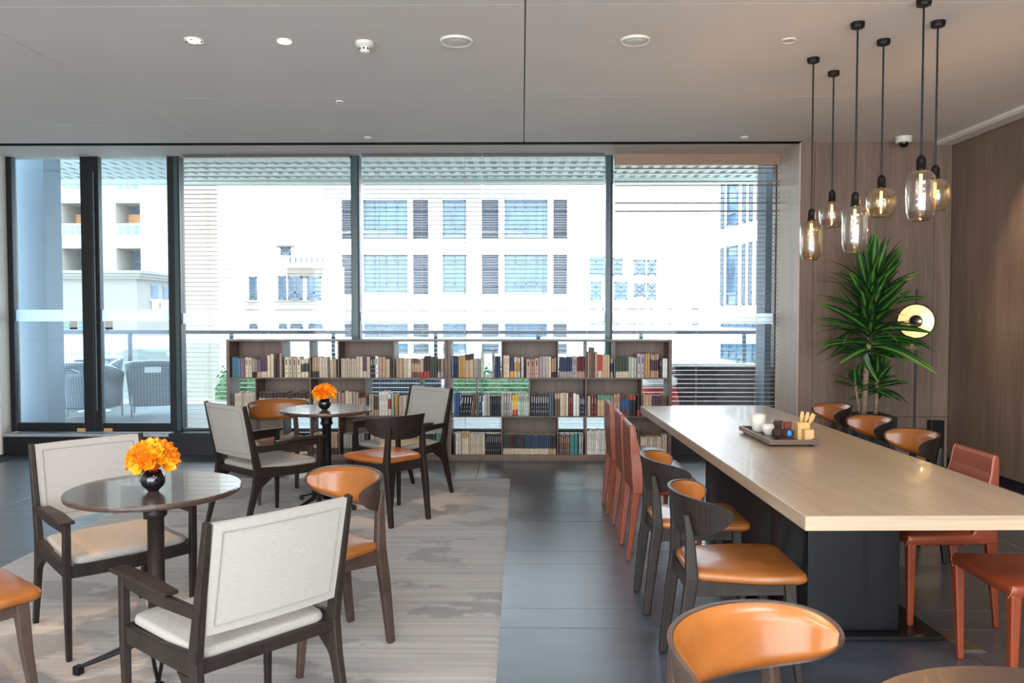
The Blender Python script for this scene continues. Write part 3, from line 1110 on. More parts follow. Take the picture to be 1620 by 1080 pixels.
for a, b in ((934, 943), (951, 958), (970, 980), (992, 1006), (1010, 1018), (1027, 1032), (1057, 1062), (1094, 1104)):
    for c, d_ in ((488, 490), (507, 514)):
        far_window(lb, fx(a, D) - OX, fx(b, D) - OX, zz(d_, D) + 10, zz(c, D) + 10, -0.05, 1, (), 0.03)

# ================================================================= RUG
RX0, RX1, RY0, RY1 = -3.07, -0.105, 1.2, 7.2
nx, ny = 150, 380
vs, fs, att = [], [], []
for j in range(ny + 1):
    for i in range(nx + 1):
        X = RX0 + (RX1 - RX0) * i / nx
        Y = RY0 + (RY1 - RY0) * j / ny
        a = noise.fractal(Vector((X * 1.5, Y * 3.6, 3.1)), 0.8, 2.2, 5)
        b = noise.fractal(Vector((X * 0.8 + 9, Y * 1.3, 7.7)), 0.8, 2.0, 3)
        q = max(0.0, min(1.0, (a + 0.55 * b - 0.16) / 0.05))
        e = 1.0
        if i in (0, nx) or j in (0, ny):
            e, q2 = 0.0, 0.0
        vs.append((X, Y, 0.001 + 0.0075 * e + 0.004 * q * e))
        att.append(q)
for j in range(ny):
    for i in range(nx):
        a = j * (nx + 1) + i
        fs.append((a, a + 1, a + nx + 2, a + nx + 1))
me = bpy.data.meshes.new('area_rug')
me.from_pydata(vs, [], fs)
me.polygons.foreach_set('use_smooth', [True] * len(me.polygons))
at = me.attributes.new('pile', 'FLOAT', 'POINT')
at.data.foreach_set('value', att)
rm = bpy.data.materials.new('rug_wool')
rm.use_nodes = True
nt = rm.node_tree
b = nt.nodes['Principled BSDF']
b.inputs['Roughness'].default_value = 0.95
b.inputs['Sheen Weight'].default_value = 0.3
tc = nt.nodes.new('ShaderNodeTexCoord')
mp = nt.nodes.new('ShaderNodeMapping')
mp.inputs['Scale'].default_value = (0.5, 14, 1)
nt.links.new(tc.outputs['Object'], mp.inputs[0])
n1 = nt.nodes.new('ShaderNodeTexNoise')
n1.inputs['Scale'].default_value = 2.0
n1.inputs['Detail'].default_value = 6
nt.links.new(mp.outputs[0], n1.inputs['Vector'])
r1 = nt.nodes.new('ShaderNodeValToRGB')
r1.color_ramp.elements[0].position = 0.32
r1.color_ramp.elements[1].position = 0.68
r1.color_ramp.elements[0].color = srgb((136, 129, 123)) + (1,)
r1.color_ramp.elements[1].color = srgb((168, 160, 152)) + (1,)
nt.links.new(n1.outputs['Fac'], r1.inputs['Fac'])
n2 = nt.nodes.new('ShaderNodeTexNoise')
n2.inputs['Scale'].default_value = 160
nt.links.new(tc.outputs['Object'], n2.inputs['Vector'])
r2 = nt.nodes.new('ShaderNodeValToRGB')
r2.color_ramp.elements[0].position = 0.3
r2.color_ramp.elements[1].position = 0.7
r2.color_ramp.elements[0].color = srgb((104, 97, 91)) + (1,)
r2.color_ramp.elements[1].color = srgb((138, 130, 123)) + (1,)
nt.links.new(n2.outputs['Fac'], r2.inputs['Fac'])
an = nt.nodes.new('ShaderNodeAttribute')
an.attribute_name = 'pile'
mx = nt.nodes.new('ShaderNodeMix')
mx.data_type = 'RGBA'
nt.links.new(an.outputs['Fac'], mx.inputs['Factor'])
nt.links.new(r1.outputs['Color'], mx.inputs['A'])
nt.links.new(r2.outputs['Color'], mx.inputs['B'])
nt.links.new(mx.outputs['Result'], b.inputs['Base Color'])
bp = nt.nodes.new('ShaderNodeBump')
bp.inputs['Strength'].default_value = 0.5
bp.inputs['Distance'].default_value = 0.004
nt.links.new(n2.outputs['Fac'], bp.inputs['Height'])
nt.links.new(bp.outputs['Normal'], b.inputs['Normal'])
me.materials.append(rm)
rug = bpy.data.objects.new('area_rug', me)
COL.objects.link(rug)
tag(rug, 'grey-beige area rug with streaks and raised cloud-like pile patches', 'rug')


# ================================================================= CHAIR TYPES
def cushion(mb, outline, z0, z1, r_=0.015, dome=0.01):
    """rounded slab over a plan outline (list of xy, ccw)"""
    n = len(outline)
    cx = sum(p[0] for p in outline) / n
    cy = sum(p[1] for p in outline) / n
    prof = [(-r_, z0), (0, z0 + r_ * 0.8), (0, z1 - r_), (-r_ * 0.35, z1 - r_ * 0.3), (-r_, z1)]
    rings = []
    for d_, z in prof:
        ring = []
        for x, y in outline:
            l = math.hypot(x - cx, y - cy)
            k_ = (l + d_) / l
            ring.append((cx + (x - cx) * k_, cy + (y - cy) * k_, z))
        rings.append(ring)
    for k_ in (0.7, 0.35):
        rings.append([(cx + (x - cx) * k_, cy + (y - cy) * k_, z1 + dome * (1 - k_)) for x, y in outline])
    v = [p for r2_ in rings for p in r2_]
    f = [tuple(range(n - 1, -1, -1))]
    for i in range(len(rings) - 1):
        for k_ in range(n):
            a = i * n + k_
            b = i * n + (k_ + 1) % n
            f.append((a, b, b + n, a + n))
    c = len(v)
    v.append((cx, cy, z1 + dome))
    for k_ in range(n):
        f.append(((len(rings) - 1) * n + k_, (len(rings) - 1) * n + (k_ + 1) % n, c))
    return mb.add(v, f)


def rounded_outline(pts, r_, seg=6):
    out = []
    n = len(pts)
    for i in range(n):
        p = Vector(pts[i])
        a = (Vector(pts[i - 1]) - p).normalized()
        b = (Vector(pts[(i + 1) % n]) - p).normalized()
        rr = r_[i] if isinstance(r_, (list, tuple)) else r_
        p0, p2 = p + a * rr, p + b * rr
        for s in range(seg + 1):
            t_ = s / seg
            q = p0 * (1 - t_) ** 2 + p * 2 * t_ * (1 - t_) + p2 * t_ ** 2
            out.append((q.x, q.y))
    return out


def make_armchair():
    t = tag(empty('armchair'), 'x', 'chair', 'dark wood fabric armchairs')
    dw = M['darkwood']
    for s in (-1, 1):
        nm = 'rear_leg'
        MB().bars([(s * 0.246, -0.335, 0), (s * 0.25, -0.25, 0.30), (s * 0.25, -0.235, 0.42), (s * 0.25, -0.262, 0.56), (s * 0.253, -0.33, 0.868)],
                  [(0.024, 0.026), (0.028, 0.05), (0.03, 0.052), (0.028, 0.042), (0.02, 0.026)]).build('rear_leg', dw, t, bevel=0.004)
        # bracket that flares into the side rail
        MB().bars([(s * 0.25, -0.215, 0.405), (s * 0.258, 0.0, 0.39), (s * 0.268, 0.25, 0.385)], [(0.024, 0.075), (0.024, 0.06), (0.024, 0.06)], up=(0, 0, 1)).build('side_rail', dw, t, bevel=0.004)
        MB().add([(s * 0.238, -0.26, 0.37), (s * 0.262, -0.26, 0.37), (s * 0.262, -0.13, 0.36), (s * 0.238, -0.13, 0.36),
                  (s * 0.238, -0.285, 0.20), (s * 0.262, -0.285, 0.20), (s * 0.238, -0.215, 0.30), (s * 0.262, -0.215, 0.30)],
                 [(0, 1, 2, 3), (0, 4, 5, 1), (4, 6, 7, 5), (6, 3, 2, 7), (0, 3, 6, 4), (1, 5, 7, 2)]).build('leg_bracket', dw, t)
        MB().bars([(s * 0.268, 0.245, 0), (s * 0.272, 0.25, 0.38), (s * 0.272, 0.255, 0.60)], [(0.022, 0.024), (0.03, 0.036), (0.028, 0.034)]).build('front_leg', dw, t, bevel=0.004)
        MB().bars([(s * 0.252, -0.27, 0.575), (s * 0.262, -0.02, 0.565), (s * 0.272, 0.25, 0.575)], [(0.022, 0.035), (0.022, 0.045), (0.022, 0.05)], up=(0, 0, 1)).build('arm_rail', dw, t, bevel=0.004)
        MB().bars([(s * 0.262, -0.10, 0.602), (s * 0.27, 0.1, 0.606), (s * 0.278, 0.29, 0.603)], [(0.05, 0.014), (0.062, 0.018), (0.062, 0.014)], up=(0, 0, 1)).build('armrest', dw, t, bevel=0.004)
    MB().bars([(-0.26, 0.25, 0.385), (0, 0.262, 0.378), (0.26, 0.25, 0.385)], (0.055, 0.024), up=(0, 1, 0)).build('front_rail', dw, t, bevel=0.004)
    MB().bars([(-0.24, -0.235, 0.395), (0.24, -0.235, 0.395)], (0.04, 0.022), up=(0, 1, 0)).build('rear_rail', dw, t, bevel=0.004)
    ol = rounded_outline([(-0.232, -0.225), (0.232, -0.225), (0.252, 0.262), (-0.252, 0.262)], [0.05, 0.05, 0.06, 0.06])
    cushion(MB(), ol, 0.405, 0.445, 0.016, 0.012).build('seat', M['fabric'], t, smooth=True)
    # upholstered back panel leaning with the posts
    def bp_(u, v, off):
        x = -0.237 + 0.474 * u
        z = 0.50 + (0.862 - 0.50) * v
        y = -0.25 - (z - 0.5) * 0.222 + 0.012 * (1 - (2 * u - 1) ** 2) * -1
        return (x, y + off, z)
    p = MB()
    p.grid(lambda u, v: bp_(u, v, 0.013), 10, 6)
    p.grid(lambda u, v: bp_(1 - u, v, -0.013), 10, 6)
    def rim(path):
        for i in range(len(path) - 1):
            (u0, v0), (u1, v1) = path[i], path[i + 1]
            p.add([bp_(u0, v0, 0.013), bp_(u0, v0, -0.013), bp_(u1, v1, -0.013), bp_(u1, v1, 0.013)], [(0, 1, 2, 3)])
    rim([(i / 10, 0) for i in range(11)])
    rim([(1, i / 6) for i in range(7)])
    rim([(1 - i / 10, 1) for i in range(11)])
    rim([(0, 1 - i / 6) for i in range(7)])
    bk = p.build('backrest', M['fabric'], t, bevel=0.006)
    for off in (0.0145, -0.0145):
        path = [bp_(0.06 + 0.88 * i / 10, 0.92, off) for i in range(11)] + [bp_(0.94, 0.92 - 0.84 * i / 6, off) for i in range(1, 7)] + \
               [bp_(0.94 - 0.88 * i / 10, 0.08, off) for i in range(1, 11)] + [bp_(0.06, 0.08 + 0.84 * i / 6, off) for i in range(1, 7)]
        MB().tube(path, 0.0022, 5).build('seam', M['fabricseam'], bk)
    return t


def make_barrel(wood, shell):
    t = tag(empty('leather_chair'), 'x', 'chair', 'curved-back leather chairs')
    A, B_, YB = 0.226, 0.165, -0.245
    PH = R(97)

    def arc(u, off):
        ph = (2 * u - 1) * PH
        return ((A + off) * math.sin(ph), YB + B_ - (B_ + off) * math.cos(ph))

    def cz(u):
        return 0.5 - 0.5 * math.cos(PI * u)

    def zr(u):
        s = abs(2 * u - 1)
        k_ = math.sqrt(max(0.0, 1 - s ** 8))
        zt = 0.772 - 0.026 * s ** 2
        zb = 0.600 + 0.062 * s ** 2.2
        mid = (zt * 0.55 + zb * 0.45)
        return mid + (zb - mid) * k_, mid + (zt - mid) * k_

    def surf(u, v, off):
        zb, zt = zr(u)
        z = zb + (zt - zb) * v
        lean = (z - 0.69) * 0.18
        x, y = arc(u, off + lean)
        return (x, y, z)

    def shellmesh(o0, o1, nu=40, nv=6):
        p = MB()
        p.grid(lambda u, v: surf(cz(u), v, o0), nu, nv)
        p.grid(lambda u, v: surf(1 - cz(u), v, o1), nu, nv)
        for i in range(nu):
            u0, u1 = cz(i / nu), cz((i + 1) / nu)
            p.add([surf(u0, 1, o0), surf(u1, 1, o0), surf(u1, 1, o1), surf(u0, 1, o1)], [(0, 1, 2, 3)])
            p.add([surf(u0, 0, o1), surf(u1, 0, o1), surf(u1, 0, o0), surf(u0, 0, o0)], [(0, 1, 2, 3)])
        return p

    shellmesh(0.012, 0.0).build('back_shell', shell, t, smooth=False)
    # padded leather face with rounded rim
    def pad(u, v):
        zb, zt = zr(0.012 + 0.976 * u)
        zb, zt = zb + 0.006, zt - 0.004
        z = zb + (zt - zb) * v
        e = min(1.0, 6 * min(v, 1 - v), 14 * min(u, 1 - u)) ** 0.5
        x, y = arc(0.012 + 0.976 * u, -0.001 - 0.020 * e + (z - 0.69) * 0.18)
        return (x, y, z)
    MB().grid(lambda u, v: pad(1 - cz(u), v), 48, 12).build('back_pad', M['leather'], t, smooth=True)
    for s in (-1, 1):
        MB().bars([(s * 0.17, -0.262, 0), (s * 0.168, -0.228, 0.30), (s * 0.166, -0.208, 0.44), (s * 0.156, -0.214, 0.60), (s * 0.150, -0.228, 0.695)],
                  [(0.030, 0.036), (0.036, 0.050), (0.038, 0.052), (0.036, 0.038), (0.030, 0.024)]).build('rear_leg', wood, t, bevel=0.008)
        MB().bars([(s * 0.212, 0.215, 0), (s * 0.198, 0.185, 0.25), (s * 0.19, 0.172, 0.43)], [(0.024, 0.026), (0.036, 0.038), (0.046, 0.046)]).build('front_leg', wood, t, bevel=0.005)
        MB().bars([(s * 0.165, -0.21, 0.405), (s * 0.188, 0.165, 0.41)], [(0.022, 0.07), (0.022, 0.05)], up=(0, 0, 1)).build('side_apron', wood, t, bevel=0.003)
    MB().bars([(-0.19, 0.175, 0.41), (0.19, 0.175, 0.41)], (0.05, 0.022), up=(0, 1, 0)).build('front_apron', wood, t, bevel=0.003)
    MB().bars([(-0.16, -0.21, 0.405), (0.16, -0.21, 0.405)], (0.06, 0.022), up=(0, 1, 0)).build('rear_apron', wood, t, bevel=0.003)
    ol = rounded_outline([(-0.175, -0.215), (0.175, -0.215), (0.24, 0.05), (0.225, 0.245), (-0.225, 0.245), (-0.24, 0.05)], [0.06, 0.06, 0.08, 0.05, 0.05, 0.08])
    cushion(MB(), ol, 0.432, 0.472, 0.016, 0.010).build('seat', M['leather'], t, smooth=True)
    return t


def make_saddle():
    t = tag(empty('side_chair'), 'x', 'chair', 'rust leather-clad side chairs')
    m = M['redleather']
    ol = rounded_outline([(-0.2, -0.2), (0.2, -0.2), (0.222, 0.215), (-0.222, 0.215)], 0.02, 3)
    cushion(MB(), ol, 0.405, 0.455, 0.012, 0.006).build('seat', m, t, smooth=True)
    for s in (-1, 1):
        MB().bars([(s * 0.185, 0.185, 0), (s * 0.2, 0.195, 0.42)], [(0.024, 0.026), (0.042, 0.042)]).build('front_leg', m, t, bevel=0.006)
        MB().bars([(s * 0.165, -0.235, 0), (s * 0.182, -0.19, 0.42)], [(0.022, 0.024), (0.036, 0.05)]).build('rear_leg', m, t, bevel=0.006)
        MB().tube([(s * 0.198, 0.216, 0.40), (s * 0.218, 0.214, 0.43), (s * 0.214, 0.206, 0.452)], 0.002, 5).build('piping', M['stitch'], t)
    w0, w1 = 0.205, 0.172
    bk = MB()
    pr = [(0.41, -0.212, -0.07), (0.50, -0.218, -0.125), (0.62, -0.225, -0.16), (0.74, -0.23, -0.19), (0.81, -0.232, -0.2), (0.826, -0.226, -0.21)]
    v, f = [], []
    for z, yb, yf in pr:
        w = w0 + (w1 - w0) * (z - 0.41) / 0.418
        v += [(-w, yb, z), (w, yb, z), (w, yf, z), (-w, yf, z)]
    n = len(pr)
    f = [(3, 2, 1, 0), tuple(4 * (n - 1) + k_ for k_ in range(4))]
    for i in range(n - 1):
        for k_ in range(4):
            a, b = 4 * i + k_, 4 * i + (k_ + 1) % 4
            f.append((a, b, b + 4, a + 4))
    bk.add(v, f)
    o = bk.build('backrest', m, t, bevel=0.007)
    for s in (-1, 1):
        MB().tube([(s * (w0 + (w1 - w0) * (z - 0.41) / 0.418 + 0.0005), yf + 0.0005, z) for z, yb, yf in pr], 0.0022, 5).build('piping', M['stitch'], o)
    return t


arm = make_armchair()
place(arm, True, -1.008, 2.76, 47.6, 'fabric armchair with its back to the camera, nearest at the front round table')
place(arm, False, -1.929, 3.728, -134.2, 'fabric armchair with warm-lit seat behind the front round table, facing the camera')
place(arm, False, -1.83, 5.72, -40.1, 'fabric armchair left of the rear round table, seen from behind')
place(arm, False, -0.99, 6.53, 137.9, 'fabric armchair right of the rear round table, against the bookcase')

bar = make_barrel(M['darkwood'], M['darkwood'])
place(bar, True, 0.88, 4.117, -90, 'dark leather-seat chair on the near left side of the long table, second from front')
place(bar, False, 0.885, 3.345, -90, 'curved-back leather chair at the near left corner of the long table')
place(bar, False, -0.985, 5.80, 47.8, 'dark curved-back chair seen from behind with glossy tan seat, by rear round table', None)
place(bar, False, 2.34, 6.42, 90, 'farthest curved-back leather chair on the right side of the long table')
place(bar, False, 2.31, 5.65, 90, 'middle curved-back leather chair on the right side of the long table')
place(bar, False, 2.28, 4.97, 90, 'curved-back leather chair on right side of long table, next to the rust chair')
bar2 = make_barrel(M['brownwood'], M['brownwood'])
place(bar2, True, -0.90, 3.52, 133.8, 'cognac leather chair between the round tables, curved back turned left')
place(bar2, False, -1.95, 6.45, -153, 'cognac leather chair behind the rear round table, in front of left bookcase')
place(bar2, False, 0.605, 1.76, -150, 'close-up cognac leather chair with broad curved back at the bottom edge')
place(bar2, False, -2.09, 2.86, -38, 'cognac leather chair cut off at the lower left corner')

sad = make_saddle()
place(sad, True, 0.875, 6.1, -90, 'rust leather chair nearest the bookcase on the left side of the long table')
place(sad, False, 0.885, 5.5, -90, 'middle rust leather chair on the left side of the long table')
place(sad, False, 0.88, 5.0, -90, 'rust leather chair left of the long table, just behind the dark chair')
place(sad, False, 2.03, 3.98, 90, 'rust leather chair with back showing above the right edge of the long table')
place(sad, False, 2.09, 3.28, 90, 'nearest rust leather chair at lower right, seat cut off by the frame')


# ================================================================= TABLES
def round_table(loc, dia, label, rz=0.0):
    t = tag(empty('round_table', loc, rz), label, 'table', 'round pedestal tables')
    r_ = dia / 2
    MB().lathe([(r_ - 0.02, 0.722), (r_ - 0.004, 0.728), (r_, 0.736), (r_, 0.744), (r_ - 0.004, 0.75)], 64).build('tabletop', M['roundtop'], t, smooth=False)
    MB().box(-0.2, 0.2, -0.035, 0.035, 0.70, 0.7225).box(-0.035, 0.035, -0.2, 0.2, 0.702, 0.7225).build('top_bracket', M['castiron'], t)
    MB().lathe([(0.036, 0.05), (0.034, 0.4), (0.034, 0.62), (0.046, 0.63), (0.048, 0.645), (0.04, 0.66), (0.05, 0.70)], 20).build('pedestal', M['darkwood'] if loc[1] < 5 else M['castiron'], t, smooth=True)
    for k_ in range(4):
        a = PI / 4 + k_ * PI / 2
        c, s = math.cos(a), math.sin(a)
        n_ = (-s, c)
        b = MB()
        for w in (-1, 1):
            b.bars([(c * 0.03 + n_[0] * 0.03 * w, s * 0.03 + n_[1] * 0.03 * w, 0.11), (c * 0.2 + n_[0] * 0.012 * w, s * 0.2 + n_[1] * 0.012 * w, 0.055), (c * 0.29, s * 0.29, 0.03)], (0.014, 0.014), up=(0, 0, 1))
        b.box(c * 0.3 - 0.016, c * 0.3 + 0.016, s * 0.3 - 0.016, s * 0.3 + 0.016, 0.0, 0.036)
        b.build('foot', M['castiron'], t, bevel=0.003)
    return t


RUGZ = 0.010
round_table((-1.56, 3.37, RUGZ), 0.70, 'front round dark wood table on a black pedestal, flowers at its centre', R(-20))
round_table((-1.515, 6.18, RUGZ), 0.70, 'rear round table reflecting the window, near the bookcase', R(10))
round_table((0.97, 1.30, 0), 0.80, 'round brown table edge cut off at the bottom right corner', R(10))

# long communal table
lt = tag(empty('communal_table', (1.515, 4.73, 0), R(1.5)), 'long pale oak communal table on a black block base', 'table')
MB().box(-0.515, 0.515, -1.76, 1.76, -0.055, 0.0).build('tabletop', M['tablewood'], lt, bevel=0.003, loc=(0, 0, 0.75))
MB().box(-0.514, 0.514, -1.7635, -1.76, -0.054, -0.001).build('end_veneer', M['tableend'], lt, loc=(0, 0, 0.75))
MB().box(-0.215, 0.215, -1.02, 0.85, 0.02, 0.695).build('base_block', M['baseblack'], lt, bevel=0.004)
MB().box(-0.39, 0.39, -1.09, 0.95, 0.0, 0.02).build('base_plate', M['baseblack'], lt, bevel=0.003)
MB().box(-0.3, 0.3, -1.3, 1.3, 0.675, 0.695).build('top_brace', M['castiron'], lt)

t = tag(MB().box(-0.055, 0.055, -0.11, 0.11, 0, 0.004).box(-0.045, 0.045, -0.1, -0.004, 0.004, 0.006).box(-0.045, 0.045, 0.004, 0.1, 0.004, 0.006).build('floor_socket', M['brass'], loc=(2.0, 3.64, 0)),
        'brushed metal floor socket plate beside the rust chair leg', 'socket')
t.rotation_euler = (0, 0, 0)

# ================================================================= TRAY
TZ = 0.75
tray = tag(empty('serving_tray', (1.515, 4.78, TZ), R(1.5)), 'walnut-rimmed rectangular tray on the long table', 'tray')
b = MB()
b.box(-0.15, 0.15, -0.30, -0.285, 0.012, 0.04).box(-0.15, 0.15, 0.285, 0.30, 0.012, 0.04).box(-0.15, -0.135, -0.285, 0.285, 0.012, 0.04).box(0.135, 0.15, -0.285, 0.285, 0.012, 0.04)
b.build('rim', M['traywood'], tray, bevel=0.002)
MB().box(-0.135, 0.135, -0.285, 0.285, 0.012, 0.022).build('inlay', M['trayin'], tray)
for sx in (-1, 1):
    for sy in (-1, 1):
        MB().lathe([(0.012, 0), (0.014, 0.012)], 12, (sx * 0.12, sy * 0.26, 0)).build('foot', M['castiron'], tray)
tray.scale = (0.92, 0.96, 1)
TT = TZ + 0.0225


def cup(name, x, y, prof, label, cat, m=None):
    o = MB().lathe(prof, 28, caps=False).build(name, m or M['mug'], loc=(x, y, TT), smooth=True)
    return tag(o, label, cat)


cup('mug', 1.45, 4.93, [(0.0, 0.0), (0.028, 0.0), (0.034, 0.006), (0.043, 0.05), (0.045, 0.105), (0.042, 0.105), (0.039, 0.05), (0.03, 0.01), (0.0, 0.01)], 'tall cream stoneware mug at the back left of the tray', 'mug')
cup('bowl', 1.475, 4.80, [(0.0, 0.0), (0.022, 0.0), (0.024, 0.006), (0.04, 0.03), (0.044, 0.06), (0.041, 0.06), (0.037, 0.03), (0.0, 0.01)], 'small cream bowl in front of the tall mug', 'bowl')
cup('jar', 1.57, 4.93, [(0.0, 0.0), (0.03, 0.0), (0.036, 0.008), (0.038, 0.05), (0.03, 0.07), (0.024, 0.072), (0.03, 0.045), (0.0, 0.01)], 'pale glass jar at the back of the tray', 'jar', M['pendglassC'])
for x, y, s, m, lab in ((1.485, 4.66, 1.0, M['choc'], 'dark brown round fuzzy ornament on the tray'), (1.53, 4.625, 1.0, M['rust'], 'red-brown round fuzzy ornament with blue patch at the tray front')):
    t = tag(empty('round_ornament', (x, y, TT)), lab, 'ornament', 'round ornaments on the tray')
    MB().sphere((0, 0, 0.034), 0.034, 10).build('body', M['choc'], t, smooth=True)
    MB().sphere((0, 0, 0.078), 0.023, 8).sphere((-0.016, 0, 0.097), 0.008, 6).sphere((0.016, 0, 0.097), 0.008, 6).build('head', m, t, smooth=True)
    if m is M['rust']:
        MB().sphere((0.002, -0.018, 0.036), 0.019, 8, (1, 1, 1.2)).build('blue_patch', M['bluelabel'], t, smooth=True)
t = tag(empty('bamboo_holder', (1.615, 4.60, TT)), 'open bamboo box holder at the right front of the tray', 'holder')
b = MB()
b.box(-0.034, 0.034, 0.0, 0.006, 0, 0.10).box(-0.034, 0.034, 0.062, 0.068, 0, 0.10).box(-0.034, -0.028, 0.006, 0.062, 0, 0.10).box(0.028, 0.034, 0.006, 0.062, 0, 0.10).box(-0.028, 0.028, 0.006, 0.062, 0, 0.006)
b.build('tall_box', M['bamboo'], t)
MB().box(-0.012, 0.040, -0.05, -0.002, 0, 0.066).build('short_box', M['bamboo'], t, bevel=0.001)
for i, (dx, a, b_) in enumerate(((-0.012, 8, -6), (0.0, 14, 2), (0.012, 20, 8), (0.006, 26, 4))):
    o = MB().bars([(0, 0, 0), (0, 0, 0.09), (0, 0, 0.12), (0, 0, 0.15)], [(0.008, 0.004), (0.01, 0.005), (0.024, 0.008), (0.016, 0.005)]).build('wooden_spoon', M['bamboo'], loc=(1.612 + dx * 0.8, 4.60 + 0.034, TT + 0.012), bevel=0.002)
    o.rotation_euler = (R(b_), R(a), 0)
    tag(o, ('leftmost', 'second', 'third', 'rightmost')[i] + ' slim bamboo spoon standing in the bamboo holder', 'spoon', 'bamboo spoons in the holder')
tag(MB().box(-0.04, 0.04, -0.02, 0.02, 0, 0.018).build('small_box', M['choc'], loc=(1.50, 4.56, TT), bevel=0.002), 'small flat dark brown box at the tray front edge', 'box')
tag(MB().box(-0.02, 0.02, -0.03, 0.03, 0, 0.008).build('paper_packet', M['white'], loc=(1.575, 4.72, TT), bevel=0.002), 'small white packet lying flat on the tray', 'packet')


# ================================================================= FLOWERS
def petal_mesh():
    b = MB()
    for k_ in range(7):
        a = 2 * PI * k_ / 7
        c, s = math.cos(a), math.sin(a)

        def fn(u, v):
            L_ = 0.034 * v
            w = 0.0155 * v ** 0.6 * math.sqrt(max(0, 1 - v ** 4)) + 0.0015
            x = L_
            y = (u - 0.5) * 2 * w
            z = 0.010 * v + 0.016 * v * v - 0.006 * (abs(u - 0.5) * 2) ** 2 * -1
            return (c * x - s * y, s * x + c * y, z)
        b.grid(fn, 3, 6)
    for k_ in range(5):
        a = 2 * PI * (k_ + 0.5) / 5
        c, s = math.cos(a), math.sin(a)

        def fn2(u, v):
            L_ = 0.018 * v
            w = 0.010 * v ** 0.6 * math.sqrt(max(0, 1 - v ** 4)) + 0.001
            y = (u - 0.5) * 2 * w
            return (c * L_ - s * y, s * L_ + c * y, 0.004 + 0.026 * v)
        b.grid(fn2, 2, 3)
    return b


def flowers(loc, label_v, label_f, sc=1.0, m=None):
    v = tag(MB().lathe([(0.0, 0.0), (0.022, 0.0), (0.026, 0.006), (0.043, 0.022), (0.051, 0.043), (0.047, 0.064), (0.036, 0.080), (0.033, 0.084), (0.030, 0.08), (0.04, 0.06), (0.044, 0.043), (0.036, 0.024), (0.0, 0.012)], 32, caps=False)
            .build('vase', M['vase'], loc=loc, smooth=True), label_v, 'vase', 'round black vases')
    t = tag(empty('flower_bunch', (loc[0], loc[1], loc[2] + 0.014)), label_f, 'flowers', 'bunches of orange flowers')
    proto = None
    n = 30
    for i in range(n):
        zf = 1 - 1.35 * (i + 0.5) / n
        a = i * 2.39996
        rr = math.sqrt(max(0.02, 1 - zf * zf))
        d_ = Vector((rr * math.cos(a), rr * math.sin(a), zf))
        p = Vector((d_.x * 0.058, d_.y * 0.058, 0.108 + d_.z * 0.040)) * sc
        if proto is None or i == 1:
            proto_new = petal_mesh().build('blossom', (m or M['petal']) if proto is None else M['petal2'], t, smooth=True)
            if proto is None:
                proto = proto_new
                o = proto
            else:
                proto2 = proto_new
                o = proto2
        else:
            o = (proto if i % 2 == 0 else proto2).copy()
            COL.objects.link(o)
        dd = d_.copy()
        dd.z += 0.25
        o.rotation_mode = 'QUATERNION'
        o.rotation_quaternion = dd.to_track_quat('Z', 'Y')
        o.location = p
        k_ = sc * random.uniform(0.85, 1.15)
        o.scale = (k_, k_, k_)
    b = MB()
    for i in range(7):
        a = i * 0.9
        b.tube([(0.004 * math.cos(a), 0.004 * math.sin(a), 0.0), (0.014 * math.cos(a), 0.014 * math.sin(a), 0.06), (0.02 * math.cos(a), 0.02 * math.sin(a), 0.10)], 0.002, 5)
    b.sphere((0, 0, 0.105), 0.036, 8)
    b.build('stems', M['flowerheart'], t)


flowers((-1.535, 3.30, 0.762), 'round black vase on the front round table', 'orange flower bunch in the vase on the front round table', 1.1)
flowers((-1.51, 6.10, 0.762), 'round black vase on the rear round table', 'orange flower bunch in the vase on the rear round table', 1.0)

# ================================================================= BOOKCASES AND BOOKS
BY = 8.10     # front plane
BD = 0.30
KX = 8.13 / 1270.0


def bx(px):
    return (px - 826) * KX


